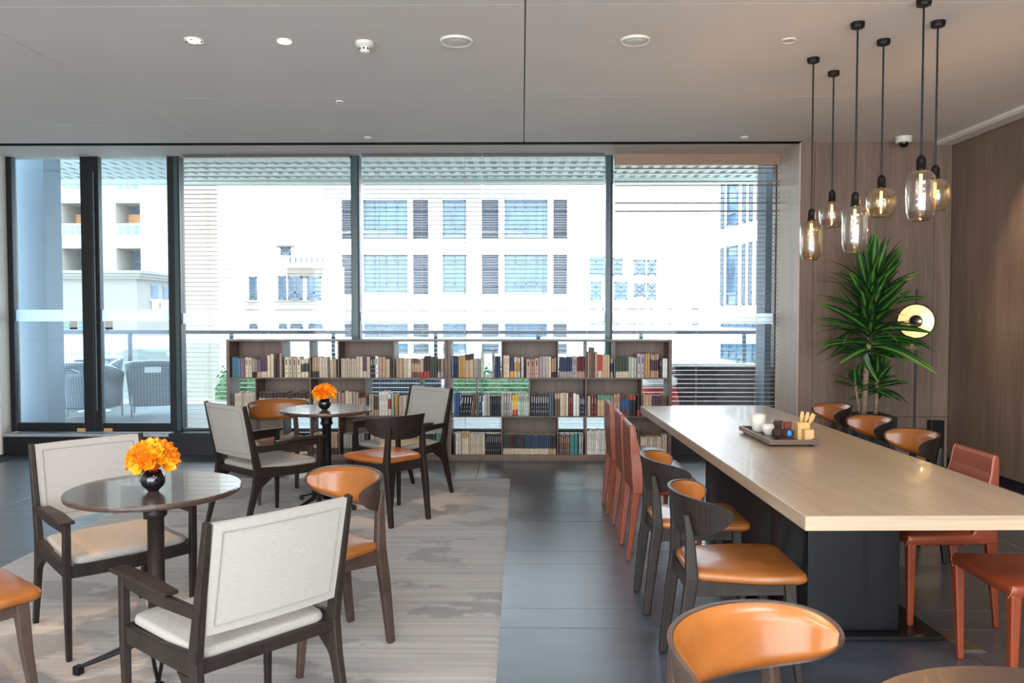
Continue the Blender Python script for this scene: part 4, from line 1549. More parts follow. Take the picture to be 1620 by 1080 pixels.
ROWZ = {1: (0.845, 1.212), 2: (0.455, 0.833), 3: (0.062, 0.443)}
units = {
    'left': dict(x=(357, 708), rows={
        1: [(362, 444, 1), (446, 489, 0), (491, 534, 0), (536, 622, 1), (624, 702, 0)],
        2: [(362, 402, 0), (404, 489, 1), (491, 578, 1), (580, 664, 0), (666, 702, 0)],
        3: [(362, 444, 1), (446, 489, 0), (491, 534, 0), (536, 622, 1), (624, 702, 0)]}),
    'right': dict(x=(708.6, 1062), rows={
        1: [(715, 793, 0), (795, 881, 1), (884, 926, 0), (928, 971, 0), (973, 1057, 1)],
        2: [(715, 753, 0), (755, 837, 0), (839, 926, 1), (928, 1014, 1), (1016, 1057, 0)],
        3: [(715, 793, 0), (795, 881, 1), (884, 926, 0), (928, 971, 0), (973, 1057, 1)]}),
}
for side, U in units.items():
    x0, x1 = bx(U['x'][0]), bx(U['x'][1])
    cx = (x0 + x1) / 2
    t = tag(empty('bookcase', (cx, BY, 0)), 'low taupe wood open bookcase, ' + ('left' if side == 'left' else 'right') + ' unit of the pair under the windows', 'bookcase', 'pair of bookcases')
    w = (x1 - x0) / 2
    m = M['shelfwood']
    MB().box(-w, w, 0, BD, 1.212, 1.228).build('top_board', m, t, bevel=0.001)
    MB().box(-w, w, 0, BD, 0.03, 0.062).box(-w + 0.005, w - 0.005, 0.012, BD - 0.01, 0.0, 0.03).build('plinth', m, t, bevel=0.001)
    MB().box(-w, -w + 0.032, 0, BD, 0.062, 1.212).build('side_panel', m, t, bevel=0.001)
    MB().box(w - 0.032, w, 0, BD, 0.062, 1.212).build('side_panel', m, t, bevel=0.001)
    for z in (0.833, 0.443):
        MB().box(-w + 0.032, w - 0.032, 0.002, BD, z, z + 0.012).build('shelf', m, t)
    for r_, cells in U['rows'].items():
        z0, z1 = ROWZ[r_]
        for i, (a, b, back) in enumerate(cells):
            if i:
                d_ = (cells[i - 1][1] + a) / 2
                MB().box(bx(d_) - cx - 0.006, bx(d_) - cx + 0.006, 0.003, BD, z0, z1).build('divider', m, t)
            if back:
                MB().box(bx(a) - cx - 0.003, bx(b) - cx + 0.003, BD - 0.012, BD, z0, z1).build('back_panel', m, t)

# runs of books: unit,row,bay,x0,x1,count,height px,colour,band colour,band kind,description,lean,stuff
T = None
C_ = dict(cream=(214, 196, 170), tan=(190, 160, 128), beige=(196, 178, 158), grey=(160, 152, 146), white=(226, 222, 214), black=(40, 40, 46), navy=(44, 52, 84),
          blue=(58, 96, 146), purple=(84, 58, 74), brown=(116, 88, 74), dbrown=(64, 44, 44), maroon=(106, 42, 44), red=(176, 62, 48), green=(64, 76, 60),
          teal=(70, 142, 138), gold=(190, 152, 90), yellow=(226, 168, 30), lilac=(178, 166, 170), rose=(188, 152, 134), ltgreen=(196, 204, 184), dblue=(52, 70, 96),
          steel=(84, 106, 120), olive=(92, 88, 66), sea=(96, 146, 120), violet=(128, 104, 122), bluegrey=(80, 128, 150), char=(60, 60, 66))
RUNS = [
    ('left', 1, 1, 364, 378, 3, 31, 'bluegrey', T, 0, 'slate blue'), ('left', 1, 1, 378, 384.8, 2, 31, 'violet', T, 0, 'mauve'), ('left', 1, 1, 384.8, 396.3, 2, 31, 'cream', 'brown', 4, 'cream'),
    ('left', 1, 1, 396.5, 404.3, 2, 29, 'grey', 'black', 2, 'grey and black'), ('left', 1, 1, 404.3, 411.3, 2, 28, 'violet', 'tan', 2, 'mauve and tan'),
    ('left', 1, 1, 411.3, 420.3, 2, 30, 'purple', 'cream', 2, 'plum with cream foot'), ('left', 1, 1, 420.3, 430.9, 2, 36, 'cream', T, 0, 'tall cream'),
    ('left', 1, 1, 430.9, 439.6, 2, 30, 'dbrown', T, 0, 'dark brown'), ('left', 1, 1, 440.2, 443.8, 1, 38, 'rose', T, 0, 'tallest beige'),
    ('left', 1, 2, 447.9, 474.3, 4, 32, 'cream', 'green', 4, 'cream with dark title'), ('left', 1, 2, 474.3, 486, 2, 29, 'cream', 'green', 3, 'cream with green band'),
    ('left', 1, 3, 492.2, 503.3, 3, 32, 'tan', 'char', 2, 'tan with dark foot'), ('left', 1, 3, 503.6, 517.1, 3, 31, 'beige', T, 0, 'plain beige'), ('left', 1, 3, 521.2, 531, 2, 28, 'tan', T, 0, 'short tan'),
    ('left', 1, 4, 538.2, 562.2, 7, 30, 'beige', 'grey', 4, 'grey lettered'), ('left', 1, 4, 562.2, 572.8, 2, 33, 'cream', T, 0, 'tall cream'), ('left', 1, 4, 573.4, 579.2, 1, 33, 'purple', 'beige', 2, 'plum with pale foot'),
    ('left', 1, 4, 579.2, 585, 1, 32, 'cream', T, 0, 'plain cream'), ('left', 1, 4, 585.4, 593, 2, 33, 'black', 'white', 4, 'black lettered'), ('left', 1, 4, 593, 598, 1, 34, 'white', 'black', 4, 'white lettered'),
    ('left', 1, 4, 598, 609.4, 2, 32, 'rose', T, 0, 'pale rose'), ('left', 1, 4, 609.7, 616, 1, 29, 'tan', T, 0, 'short tan'), ('left', 1, 4, 616.4, 621, 1, 29, 'black', T, 0, 'black'),
    ('left', 1, 5, 626, 636.7, 2, 30, 'tan', T, 0, 'plain tan'), ('left', 1, 5, 637.3, 650.2, 2, 30, 'cream', T, 0, 'thick cream'), ('left', 1, 5, 650.8, 663.7, 3, 29, 'brown', 'tan', 3, 'brown with tan band'),
    ('left', 1, 5, 663.7, 669.5, 1, 29, 'rose', 'red', 2, 'rose with red foot'), ('left', 1, 5, 670.1, 679.5, 2, 33, 'dbrown', 'red', 2, 'dark brown'), ('left', 1, 5, 679.7, 690.6, 3, 32, 'green', T, 0, 'dark green'),
    ('left', 1, 5, 691.8, 696, 1, 30, 'olive', 'lilac', 2, 'olive with pale foot'), ('left', 1, 5, 697, 701.4, 1, 30, 'tan', 'lilac', 2, 'tan with pale foot'),
    ('left', 2, 1, 367.7, 401.4, 6, 36, 'beige', 'grey', 4, 'grey-beige'),
    ('left', 2, 2, 406, 487.5, 14, 36, 'beige', 'dbrown', 1, 'stuff'),
    ('left', 2, 3, 493, 532, 6, 34, 'tan', T, 0, 'tan'), ('left', 2, 3, 532, 544, 2, 37, 'rose', T, 0, 'pale rose'), ('left', 2, 3, 544.4, 556, 2, 39, 'cream', T, 0, 'tall cream'), ('left', 2, 3, 557, 565.6, 2, 38, 'beige', T, 0, 'beige'),
    ('left', 2, 3, 566, 577, 3, 38, 'rose', 'maroon', 1, 'rose with maroon top'),
    ('left', 2, 4, 582.5, 590, 2, 32, 'cream', 'grey', 4, 'cream'), ('left', 2, 4, 590.6, 597.5, 2, 32, 'olive', 'tan', 2, 'olive'), ('left', 2, 4, 598, 612.5, 3, 38, 'white', 'grey', 4, 'tall white'),
    ('left', 2, 4, 613, 617.5, 1, 36, 'white', 'red', 3, 'white with red band'), ('left', 2, 4, 618, 622.5, 1, 33, 'ltgreen', T, 0, 'pale green'), ('left', 2, 4, 623, 629, 1, 33, 'gold', T, 0, 'mustard'),
    ('left', 2, 4, 629.5, 662, 5, 30, 'beige', T, 0, 'stuff'), ('left', 2, 5, 668, 700, 5, 31, 'dbrown', T, 0, 'stuff'),
    ('left', 3, 2, 452, 458, 2, 32, 'white', 'grey', 4, 'white'), ('left', 3, 2, 458.5, 486, 6, 27, 'white', 'red', 1, 'white with red top'), ('left', 3, 3, 493, 532, 7, 32, 'tan', 'dbrown', 2, 'stuff'),
    ('left', 3, 4, 541, 555, 3, 32, 'grey', 'green', 2, 'grey-green'), ('left', 3, 4, 556, 563, 1, 32, 'black', 'red', 4, 'black with red title'), ('left', 3, 4, 564, 575, 2, 32, 'grey', T, 0, 'grey'), ('left', 3, 4, 576, 582, 1, 33, 'char', T, 0, 'charcoal'),
    ('left', 3, 4, 584, 620, 5, 33, 'cream', 'grey', 2, 'wide cream'), ('left', 3, 5, 626, 655, 5, 32, 'char', 'cream', 3, 'patterned dark'), ('left', 3, 5, 656, 666, 2, 32, 'cream', T, 0, 'cream'),
    ('left', 3, 5, 667, 688, 4, 32, 'char', 'lilac', 2, 'stuff'), ('left', 3, 5, 689, 701, 2, 35, 'sea', 'lilac', 2, 'green and lilac'),
    ('left', 3, 1, 366, 442, 12, 32, 'brown', 'tan', 2, 'stuff'),

    ('right', 1, 1, 715.8, 725.2, 3, 33, 'navy', 'steel', 4, 'navy'), ('right', 1, 1, 725.2, 735.8, 3, 34, 'gold', T, 0, 'gold'), ('right', 1, 1, 735.8, 749, 2, 37, 'tan', 'dbrown', 1, 'tan with brown top'),
    ('right', 1, 1, 749.5, 760, 3, 29, 'grey', T, 0, 'grey'), ('right', 1, 1, 760.4, 765, 1, 41, 'ltgreen', 'grey', 4, 'tallest pale'), ('right', 1, 1, 778.3, 782, 1, 41, 'grey', 'black', 4, 'tall grey'), ('right', 1, 1, 782.4, 791.7, 2, 33, 'navy', 'black', 1, 'dark navy'),
    ('right', 1, 2, 796.2, 806, 2, 36, 'cream', 'rose', 4, 'cream'), ('right', 1, 2, 806.7, 813, 1, 33, 'navy', 'yellow', 2, 'navy with yellow foot'), ('right', 1, 2, 813.5, 823, 3, 32, 'cream', 'gold', 3, 'pale yellow'),
    ('right', 1, 2, 824.3, 828.8, 1, 32, 'white', T, 0, 'white'), ('right', 1, 2, 829, 832, 1, 29, 'black', T, 0, 'black'), ('right', 1, 2, 832.5, 852.5, 3, 30, 'rose', 'dbrown', 4, 'thick rose'),
    ('right', 1, 2, 852.7, 863.6, 2, 33, 'lilac', T, 0, 'lilac'), ('right', 1, 2, 863.7, 872.2, 2, 33, 'cream', T, 0, 'cream'), ('right', 1, 2, 872.7, 880.2, 2, 30, 'tan', 'dbrown', 2, 'tan with dark foot'),
    ('right', 1, 3, 885, 905.2, 5, 32, 'navy', 'grey', 2, 'navy with grey foot'), ('right', 1, 3, 905.2, 912.8, 2, 33, 'lilac', 'black', 4, 'speckled pale'), ('right', 1, 3, 913, 925.2, 4, 33, 'maroon', 'rose', 2, 'maroon'),
    ('right', 1, 4, 929.4, 932.8, 1, 40, 'rose', T, 0, 'rose'), ('right', 1, 4, 933, 940.4, 2, 46, 'brown', T, 0, 'tallest brown'), ('right', 1, 4, 941, 945.7, 1, 39, 'rose', T, 0, 'tall rose'), ('right', 1, 4, 946, 952.7, 1, 35, 'red', 'cream', 2, 'orange-red'),
    ('right', 1, 4, 953, 964.7, 3, 35, 'tan', T, 0, 'tan'), ('right', 1, 4, 965.9, 970, 1, 29, 'grey', 'navy', 3, 'navy banded'),
    ('right', 1, 5, 974.2, 994.4, 4, 32, 'green', 'cream', 2, 'green with cream foot'), ('right', 1, 5, 994.4, 1007.3, 3, 32, 'ltgreen', T, 0, 'pale green'), ('right', 1, 5, 1008, 1019.6, 2, 37, 'lilac', 'black', 4, 'mauve'),
    ('right', 1, 5, 1020.5, 1028.4, 2, 38, 'gold', T, 0, 'yellow-tan'), ('right', 1, 5, 1028.7, 1042, 4, 37, 'rose', 'purple', 3, 'plum banded'), ('right', 1, 5, 1042.8, 1047.7, 2, 31, 'dbrown', 'grey', 4, 'dark'), ('right', 1, 5, 1048.3, 1056, 2, 30, 'white', T, 0, 'pale grey'),
    ('right', 2, 1, 717.6, 726.4, 2, 37, 'blue', T, 0, 'bright blue'), ('right', 2, 1, 728, 745.7, 4, 33, 'black', 'white', 4, 'leaning black'), ('right', 2, 1, 746.5, 752.4, 1, 34, 'brown', T, 0, 'leaning brown'),
    ('right', 2, 2, 757, 762, 1, 36, 'navy', 'white', 4, 'navy'), ('right', 2, 2, 764, 770, 2, 33, 'white', T, 0, 'white'), ('right', 2, 2, 770.4, 775, 1, 33, 'grey', T, 0, 'grey'), ('right', 2, 2, 775.6, 792.6, 5, 31, 'black', 'steel', 4, 'black'),
    ('right', 2, 2, 793.2, 809.7, 4, 35, 'grey', 'white', 4, 'light grey'), ('right', 2, 2, 810.2, 819.6, 2, 33, 'yellow', 'red', 2, 'yellow with red foot'), ('right', 2, 2, 820, 836.4, 5, 36, 'ltgreen', 'char', 4, 'mottled grey-green'),
    ('right', 2, 3, 840, 869, 8, 34, 'char', 'white', 4, 'charcoal'), ('right', 2, 3, 869, 876.5, 2, 35, 'steel', T, 0, 'steel blue'), ('right', 2, 3, 877.5, 886, 2, 35, 'brown', 'tan', 1, 'tan-brown'),
    ('right', 2, 3, 886.4, 899.3, 4, 36, 'cream', T, 0, 'cream'), ('right', 2, 3, 900, 906.4, 2, 34, 'maroon', 'rose', 4, 'maroon'), ('right', 2, 3, 907, 917, 2, 35, 'white', T, 0, 'thick white'), ('right', 2, 3, 917.5, 925.2, 3, 31, 'navy', 'white', 4, 'dark navy'),
    ('right', 2, 4, 929.5, 934.5, 2, 31, 'cream', T, 0, 'slim cream'), ('right', 2, 4, 935.4, 944.5, 2, 32, 'maroon', 'rose', 4, 'crimson'), ('right', 2, 4, 945, 970.9, 5, 33, 'tan', 'sea', 1, 'tan with green top'), ('right', 2, 4, 971.2, 981.5, 2, 34, 'rose', 'red', 4, 'rose'),
    ('right', 2, 4, 982, 996, 4, 33, 'brown', 'blue', 3, 'brown with blue band'), ('right', 2, 4, 996, 1006.7, 2, 33, 'black', 'red', 1, 'black with red top'), ('right', 2, 4, 1007.8, 1013, 1, 33, 'black', 'red', 2, 'black with red foot'),
    ('right', 2, 5, 1017.5, 1031.9, 3, 33, 'tan', T, 0, 'tan'), ('right', 2, 5, 1032.5, 1043, 2, 32, 'purple', 'gold', 2, 'dark purple'), ('right', 2, 5, 1043.6, 1056, 3, 33, 'brown', 'black', 4, 'brown'),
    ('right', 3, 1, 716, 720, 1, 32, 'dbrown', T, 0, 'dark brown'), ('right', 3, 1, 720, 729.3, 2, 33, 'white', 'grey', 4, 'pale speckled'), ('right', 3, 1, 729.9, 741, 3, 33, 'cream', 'gold', 1, 'yellow-topped cream'),
    ('right', 3, 1, 741, 766.8, 8, 32, 'cream', T, 0, 'cream'), ('right', 3, 1, 767.8, 792, 8, 32, 'black', 'grey', 4, 'leaning black'),
    ('right', 3, 2, 796, 807, 4, 31, 'green', 'cream', 2, 'stuff'), ('right', 3, 2, 807, 812, 2, 31, 'maroon', 'cream', 2, 'stuff'), ('right', 3, 2, 812, 832, 7, 31, 'char', 'cream', 2, 'stuff'), ('right', 3, 2, 832, 868, 12, 31, 'dblue', 'cream', 2, 'stuff'), ('right', 3, 2, 868, 880, 4, 31, 'char', 'tan', 2, 'stuff'),
    ('right', 3, 3, 885, 901.7, 5, 31, 'brown', 'tan', 4, 'brown'), ('right', 3, 3, 902.3, 915, 2, 32, 'teal', T, 0, 'thick teal'), ('right', 3, 3, 916.3, 923.4, 2, 32, 'grey', 'white', 4, 'grey'),
    ('right', 3, 4, 929, 970, 12, 38, 'white', 'grey', 4, 'stuff'), ('right', 3, 5, 974.5, 1008, 8, 34, 'cream', 'grey', 4, 'stuff'), ('right', 3, 5, 1009, 1013, 1, 40, 'green', T, 0, 'tall dark green'),
    ('right', 3, 5, 1014, 1048, 9, 28, 'cream', T, 0, 'short cream'), ('right', 3, 5, 1048.5, 1056, 2, 32, 'beige', T, 0, 'beige'),
]
bookmats = {}


def bookmat(c, shade=1.0):
    k_ = (c, round(shade, 2))
    if k_ not in bookmats:
        bookmats[k_] = mat('cloth_' + c, tuple(min(255, int(v_ * shade)) for v_ in C_[c]), 0.6, var=0.14, scale=35, stretch=(1, 1, 0.5))
    return bookmats[k_]


def book_mb(w, h, d_, kind):
    """spine divided in zones: 0 cover, 1 band, 2 pages"""
    zs = [0, 0.1, 0.3, 0.42, 0.56, 0.76, 0.9, 1.0]
    def zone(i):
        if kind == 1:
            return i >= 5
        if kind == 2:
            return i <= 1
        if kind == 3:
            return 2 <= i <= 4
        return False
    b = MB()
    hw = w / 2
    fr = 0.0
    for i in range(7):
        z0, z1 = zs[i] * h, zs[i + 1] * h
        mi = 1 if zone(i) else 0
        b.add([(-hw, 0, z0), (-hw * 0.55, -0.0025, z0), (hw * 0.55, -0.0025, z0), (hw, 0, z0), (-hw, 0, z1), (-hw * 0.55, -0.0025, z1), (hw * 0.55, -0.0025, z1), (hw, 0, z1)],
              [(0, 1, 5, 4), (1, 2, 6, 5), (2, 3, 7, 6)], mi)
        b.add([(-hw, 0, z0), (-hw, d_, z0), (-hw, d_, z1), (-hw, 0, z1)], [(0, 3, 2, 1)], mi)
        b.add([(hw, 0, z0), (hw, d_, z0), (hw, d_, z1), (hw, 0, z1)], [(0, 1, 2, 3)], mi)
    if kind == 4:      # title block and small lines on the spine
        for a, c in ((0.60, 0.88), (0.18, 0.24), (0.40, 0.43)):
            b.box(-hw * 0.3, hw * 0.3, -0.0032, -0.002, a * h, c * h, 1)
    b.add([(-hw, 0, h), (hw, 0, h), (hw, d_, h), (-hw, d_, h)], [(0, 1, 2, 3)], 2)
    b.add([(-hw, d_, 0), (hw, d_, 0), (hw, d_, h), (-hw, d_, h)], [(0, 3, 2, 1)], 2)
    b.add([(-hw, 0, 0), (hw, 0, 0), (hw, d_, 0), (-hw, d_, 0)], [(0, 3, 2, 1)], 0)
    return b


ORD = ['first', 'second', 'third', 'fourth', 'fifth', 'sixth', 'seventh', 'eighth', 'ninth', 'tenth', '11th', '12th', '13th', '14th', '15th', '16th', '17th', '18th', '19th', '20th', '21st', '22nd', '23rd', '24th', '25th', '26th']
RN = {1: 'top', 2: 'middle', 3: 'bottom'}
counter = {}
stuff = {}
for (side, row, bay, px0, px1, n, hp, col, band, kind, desc) in RUNS:
    wpx = (px1 - px0) / n
    w = wpx * KX
    h = hp * 0.00645
    z = ROWZ[row][0] + 0.0004
    lean = 0.0
    if 'leaning' in desc:
        lean = R(5.5)
    first = {}
    shelf_front = BY + 0.03
    for i in range(n):
        X = bx(px0 + (i + 0.5) * wpx)
        ww = w * random.choice((0.86, 0.93, 0.97)) - 0.0008
        hh = h * random.choice((0.97, 1.0, 1.0, 1.02))
        dep = min(0.15, 0.62 * hh)
        yy = shelf_front + random.uniform(-0.006, 0.008)
        ms = [bookmat(col, random.choice((0.9, 1.0, 1.06))), bookmat(band) if band else bookmat(col), M['paper']]
        if desc == 'stuff':
            b = stuff.setdefault('b', [])
            b.append((X, yy, z, ww, hh, dep, kind, ms))
            continue
        key = (round(ww, 4), round(hh, 4))
        if key in first and (first[key][1] == ms[0].name):
            o = first[key][0].copy()
            COL.objects.link(o)
        else:
            o = book_mb(ww, hh, dep, kind).build('book', ms)
            first[key] = (o, ms[0].name)
        o.location = (X, yy, z)
        if lean:
            o.rotation_euler = (0, lean, 0)
            o.location = (X - hh * math.sin(lean) * 0.42, yy, z + ww * 0.5 * math.sin(lean) + 0.0005)
        cell = (side, row, bay)
        counter[cell] = counter.get(cell, 0) + 1
        tag(o, '%s book, %s from left, %s row, %s bay of %s bookcase' % (desc, ORD[counter[cell] - 1], RN[row], ORD[bay - 1], side), 'book', 'books in the %s row of the %s bookcase' % (RN[row], side))
mb = MB()
allm = []
for (X, yy, z, ww, hh, dep, kind, ms) in stuff['b']:
    b = book_mb(ww, hh, dep, kind)
    b.shift(X, yy, z)
    idx = []
    for m_ in ms:
        if m_ not in allm:
            allm.append(m_)
        idx.append(allm.index(m_))
    n0 = len(mb.v)
    mb.v += b.v
    for f_, mi in zip(b.f, b.m):
        mb.f.append([q + n0 for q in f_])
        mb.m.append(idx[mi])
tag(mb.build('books', allm), 'rows of further thin and half-hidden books on the middle and bottom shelves', 'books', None, 'stuff')


# ================================================================= PENDANTS
def pendant(x, y, zt, zb, dia, tall, m, label):
    t = tag(empty('pendant_lamp', (x, y, CZ)), label, 'lamp', 'glass pendants over the long table')
    MB().lathe([(0.0, -0.03), (0.036, -0.03), (0.04, -0.022), (0.04, 0.0), (0.0, 0.0)], 8).build('canopy', M['pendmetal'], t)
    MB().tube([(0, 0, -0.03), (0, 0, zt - CZ + 0.075)], 0.0055, 8).build('rod', M['pendmetal'], t, smooth=False)
    zt_, zb_ = zt - CZ, zb - CZ
    MB().lathe([(0.0, zt_ + 0.08), (0.012, zt_ + 0.078), (0.022, zt_ + 0.062), (0.024, zt_ + 0.05), (0.024, zt_ + 0.006), (0.03, zt_ + 0.004), (0.03, zt_ - 0.004), (0.0, zt_ - 0.004)], 20).build('socket', M['pendmetal'], t, smooth=True)
    r_ = dia / 2
    H = zt_ - zb_
    if tall:
        pr = [(0.026, 0), (r_ * 0.7, -0.010), (r_ * 0.93, -0.028), (r_, -0.055), (r_, -H * 0.5), (r_ * 0.97, -H + 0.055), (r_ * 0.82, -H + 0.02), (r_ * 0.55, -H), (0.003, -H)]
    else:
        pr = [(0.026, 0), (r_ * 0.6, -0.008), (r_ * 0.86, -0.024), (r_, -0.06), (r_ * 1.0, -H * 0.62), (r_ * 0.9, -H * 0.83), (r_ * 0.66, -H), (0.003, -H)]
    MB().lathe([(a, zt_ + b) for a, b in pr], 36, caps=False).build('glass_shade', m, t, smooth=True)
    bl = MB().lathe([(0.012, zt_ - 0.004), (0.012, zt_ - 0.02), (0.012, zt_ - 0.105), (0.008, zt_ - 0.118), (0.001, zt_ - 0.122)], 16, caps=False).build('bulb', M['bulbglass'], t, smooth=True)
    b = MB()
    for k_ in range(4):
        a = k_ * PI / 2 + 0.4
        b.tube([(0.006 * math.cos(a), 0.006 * math.sin(a), zt_ - 0.02), (0.006 * math.cos(a), 0.006 * math.sin(a), zt_ - 0.105)], 0.0022, 5)
    b.build('filament', M['filament'], bl)
    d = bpy.data.lights.new('bulb_glow', 'POINT')
    d.energy = 3.2
    d.color = (1.0, 0.68, 0.36)
    d.shadow_soft_size = 0.006
    o = bpy.data.objects.new('bulb_glow', d)
    o.location = (x, y, zt - 0.06)
    COL.objects.link(o)


pendant(1.883, 5.276, 2.10, 1.842, 0.138, True, M['pendglassA'], 'leftmost and lowest tall amber glass pendant over the long table')
pendant(2.125, 5.565, 2.262, 2.086, 0.164, False, M['pendglassB'], 'squat smoked glass pendant, second from the left')
pendant(1.905, 4.643, 2.112, 1.840, 0.140, True, M['pendglassC'], 'tall clear glass pendant hanging in front of the plant crown')
pendant(2.180, 4.931, 2.258, 2.083, 0.170, False, M['pendglassA'], 'squat amber glass pendant in the middle of the group')
pendant(2.115, 4.314, 2.256, 1.987, 0.146, True, M['pendglassB'], 'tall smoked glass pendant, nearest the camera')
pendant(2.350, 4.629, 2.262, 2.083, 0.160, False, M['pendglassA'], 'rightmost squat amber pendant, partly behind the tall smoked one')

# ================================================================= CEILING FITTINGS
def disc(name, x, y, r_, label, cat, m, prof=None, group=None):
    b = MB().lathe(prof or [(r_ * 0.8, -0.004), (r_ * 0.97, -0.01), (r_, -0.004), (r_, 0.0)], 32)
    return tag(b.build(name, m, loc=(x, y, CZ)), label, cat, group)


o = disc('downlight', -1.979, 4.879, 0.058, 'round white adjustable downlight, leftmost on the ceiling', 'downlight', M['sensor'], group='ceiling downlights')
MB().lathe([(0.0, -0.012), (0.036, -0.012), (0.04, -0.008)], 20, caps=False).build('lens', M['litdisc'], o)
for a in (0, 1, 2, 3):
    MB().box(-0.006, 0.006, -0.004, 0.004, -0.014, -0.009).build('clip', M['castiron'], o, loc=(0.044 * math.cos(a * PI / 2), 0.044 * math.sin(a * PI / 2), 0))
o = disc('downlight', -1.437, 4.897, 0.046, 'small glowing round downlight left of the smoke detector', 'downlight', M['sensor'], group='ceiling downlights')
MB().lathe([(0.0, -0.0125), (0.038, -0.0125), (0.042, -0.008)], 20, caps=False).build('lens', M['litdisc'], o)
t = tag(empty('smoke_detector', (-0.959, 4.937, CZ)), 'white domed smoke detector on the ceiling', 'detector')
MB().lathe([(0.0, -0.03), (0.042, -0.03), (0.055, -0.018), (0.055, 0.0)], 24).build('base', M['sensor'], t)
MB().lathe([(0.0, -0.065), (0.022, -0.063), (0.032, -0.05), (0.034, -0.03)], 20).build('chamber', M['sensor'], t)
for k_ in range(8):
    a = k_ * PI / 4
    MB().box(-0.005, 0.005, -0.002, 0.002, -0.048, -0.038).build('vent_slot', M['castiron'], t, loc=(0.033 * math.cos(a), 0.033 * math.sin(a), 0)).rotation_euler = (0, 0, a + PI / 2)
for x, r_, lab in ((-0.398, 0.1, 'round ribbed ceiling speaker left of the ceiling joint'), (0.682, 0.09, 'round flat ceiling speaker right of the ceiling joint')):
    o = disc('ceiling_speaker', x, 4.91, r_, lab, 'speaker', M['sensor'], [(r_ * 0.82, -0.006), (r_ * 0.95, -0.014), (r_, -0.006), (r_, 0)], 'ceiling speakers')
    MB().lathe([(0.001, -0.02), (r_ * 0.5, -0.018), (r_ * 0.8, -0.008)], 28, caps=False).build('grille', M['speakergrill'], o)
disc('sprinkler_cover', 1.608, 4.924, 0.045, 'small beige cover disc just left of the pendants', 'cover', M['beige'])
o = disc('air_sensor', -1.421, 6.289, 0.03, 'tiny white ceiling fitting with a black slot', 'sensor', M['sensor'])
MB().box(-0.016, 0.016, -0.005, 0.005, -0.012, -0.008).build('slot', M['castiron'], o)
disc('sprinkler_cover', -1.446, 7.57, 0.035, 'small white disc near the black slot above the left bookcase', 'cover', M['sensor'])
disc('sprinkler_cover', 2.08, 7.6, 0.035, 'small white disc near the black slot above the brown blind', 'cover', M['sensor'])
t = tag(empty('dome_camera', (3.571, 7.62, CZ)), 'white dome camera with dark lens in the ceiling corner', 'camera')
MB().lathe([(0.0, -0.055), (0.066, -0.055), (0.072, -0.048), (0.072, 0.0)], 28).build('housing', M['sensor'], t)
MB().sphere((0, 0, -0.055), 0.045, 10).build('dome', M['lens'], t, smooth=True)

# ================================================================= FLOOR LAMP, BOX, PLANT
t = tag(empty('floor_lamp', (3.66, 7.5, 0)), 'slim black floor lamp with glowing round dish and black centre', 'lamp')
MB().lathe([(0.0, 0.0), (0.12, 0.0), (0.12, 0.012), (0.0, 0.016)], 32).build('base', M['black'], t)
MB().tube([(0, 0, 0.01), (0, 0, 1.72)], 0.011, 10).build('pole', M['black'], t)
h = empty('head', (-0.03, -0.05, 1.424))
h.parent = t
h.rotation_euler = (R(-90), 0, R(-24))
MB().lathe([(0.0, 0.02), (0.06, 0.018), (0.12, 0.006), (0.152, -0.012)], 40, caps=False).build('dish', M['lampdish'], h, smooth=True)
MB().lathe([(0.151, -0.014), (0.162, -0.014), (0.162, 0.0), (0.125, 0.02), (0.06, 0.034), (0.0, 0.036)], 40, caps=False).build('rim', M['black'], h, smooth=True)
d = bpy.data.lights.new('dish_glow', 'POINT')
d.energy = 0.4
d.color = (1, 0.76, 0.45)
d.shadow_soft_size = 0.008
o = bpy.data.objects.new('dish_glow', d)
o.location = (3.66, 7.36, 1.424)
COL.objects.link(o)
MB().lathe([(0.0, -0.05), (0.045, -0.046), (0.058, -0.03), (0.055, -0.012), (0.02, 0.02)], 28).build('centre_knob', M['black'], h, smooth=True)
t = tag(empty('black_cabinet', (4.015, 7.80, 0)), 'narrow black floor-standing box against the timber wall', 'box')
MB().box(-0.065, 0.065, -0.03, 0.05, 0, 0.46).build('body', M['black'], t, bevel=0.004)
MB().box(-0.058, 0.058, -0.036, -0.03, 0.01, 0.45).build('door', M['castiron'], t, bevel=0.002)

pl = tag(empty('potted_dracaena', (3.08, 7.15, 0)), 'tall dracaena plant with long striped leaves in a black planter', 'plant')
b = MB()
b.hexa([(-0.15, -0.15, 0), (0.15, -0.15, 0), (0.15, 0.15, 0), (-0.15, 0.15, 0), (-0.18, -0.18, 0.6), (0.18, -0.18, 0.6), (0.18, 0.18, 0.6), (-0.18, 0.18, 0.6)])
pot = b.build('planter', M['pot'], pl, bevel=0.01)
MB().box(-0.165, 0.165, -0.165, 0.165, 0.58, 0.604).build('soil', M['soil'], pot)
st1 = [(-0.04, 0, 0.6), (-0.03, 0.0, 0.9), (-0.01, 0.0, 1.15), (0.0, 0.0, 1.4), (-0.01, 0, 1.8)]
st2 = [(0.07, 0.02, 0.6), (0.08, 0.02, 0.8), (0.075, 0.0, 0.95)]
st3 = [(-0.06, 0.04, 0.6), (-0.09, 0.05, 0.8), (-0.1, 0.05, 0.88)]
MB().tube(st1, [0.026, 0.024, 0.022, 0.018, 0.01], 10).build('trunk', M['trunk'], pl, smooth=True)
MB().tube(st2, [0.02, 0.018, 0.014], 10).build('trunk', M['trunk'], pl, smooth=True)
MB().tube(st3, [0.012, 0.01, 0.008], 8).build('trunk', M['trunk'], pl, smooth=True)
leafmeshes = []
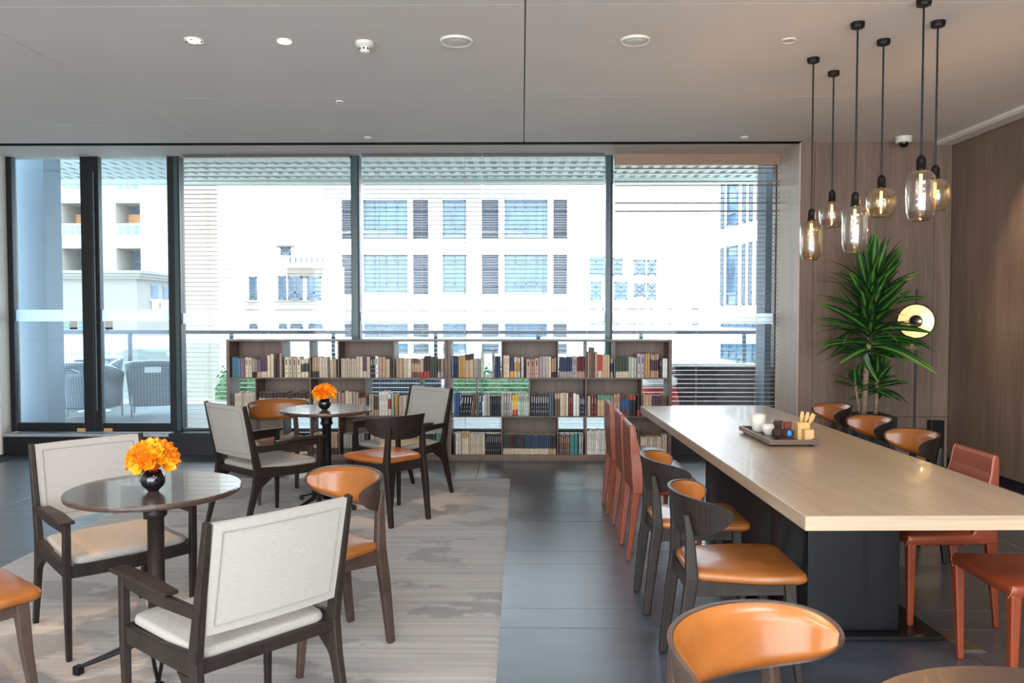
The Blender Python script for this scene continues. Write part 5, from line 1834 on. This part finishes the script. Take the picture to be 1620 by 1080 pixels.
for droop in (0.02, 0.09, 0.18, 0.28):
    b = MB()
    n = 8

    def fn(u, v, droop=droop):
        w = 0.036 * (math.sin(PI * min(1.0, v ** 0.85)) ** 0.7 if 0 < v < 1 else 0) + 0.006 * (1 - v)
        x = (u * 2 - 1) * w
        return (x, -droop * v ** 2.2 * 1.3 + abs(x) * 0.22, 0.48 * (v - 0.25 * droop * v * v))
    b.grid(fn, 2, n)
    o = b.build('leaf', M['leaf'], pl, smooth=True)
    leafmeshes.append(o)
used = [False] * 4


def add_leaf(p, az, el, L_, k_, wsc=1.0):
    d_ = Vector((math.cos(el) * math.cos(az), math.cos(el) * math.sin(az), math.sin(el)))
    side = Vector((-math.sin(az), math.cos(az), 0))
    up = d_.cross(side) * -1
    # local z -> d_, local y -> upward normal (droop goes towards -y)
    nrm = side.cross(d_) * -1
    if nrm.z < 0:
        nrm = -nrm
    xax = nrm.cross(d_)
    mat_ = Matrix((xax, nrm, d_)).transposed().to_4x4()
    if not used[k_]:
        o = leafmeshes[k_]
        used[k_] = True
    else:
        o = leafmeshes[k_].copy()
        COL.objects.link(o)
    o.rotation_mode = 'QUATERNION'
    o.rotation_quaternion = (mat_ @ Matrix.Rotation(random.uniform(-0.9, 0.9), 4, 'Z')).to_quaternion()
    o.location = p
    s = L_ / 0.48
    o.scale = (wsc, s, s)


random.seed(21)
for i in range(150):
    f_ = i / 149.0
    z = 1.12 + 0.70 * f_
    az = i * 2.39996 + random.uniform(-0.3, 0.3)
    el = R(4 + 74 * f_ ** 0.8 + random.uniform(-18, 18))
    L_ = random.uniform(0.34, 0.54) * (1.0 - 0.1 * f_)
    add_leaf((0.02 * math.cos(az), 0.02 * math.sin(az), z), az, el, L_, 0 if f_ > 0.8 else random.choice((0, 1, 2) if f_ > 0.35 else (1, 2, 3)), random.uniform(0.85, 1.15))
for i in range(34):
    f_ = i / 33.0
    az = i * 2.39996
    add_leaf((0.075, 0.0, 0.80 + 0.16 * f_), az, R(-15 + 95 * f_ + random.uniform(-10, 10)), random.uniform(0.2, 0.3), random.choice((0, 1, 2)), 0.8)
for i in range(10):
    az = i * 2.39996
    add_leaf((-0.1, 0.05, 0.84 + 0.004 * i), az, R(5 + 8 * i), random.uniform(0.18, 0.26), random.choice((0, 1)), 0.8)
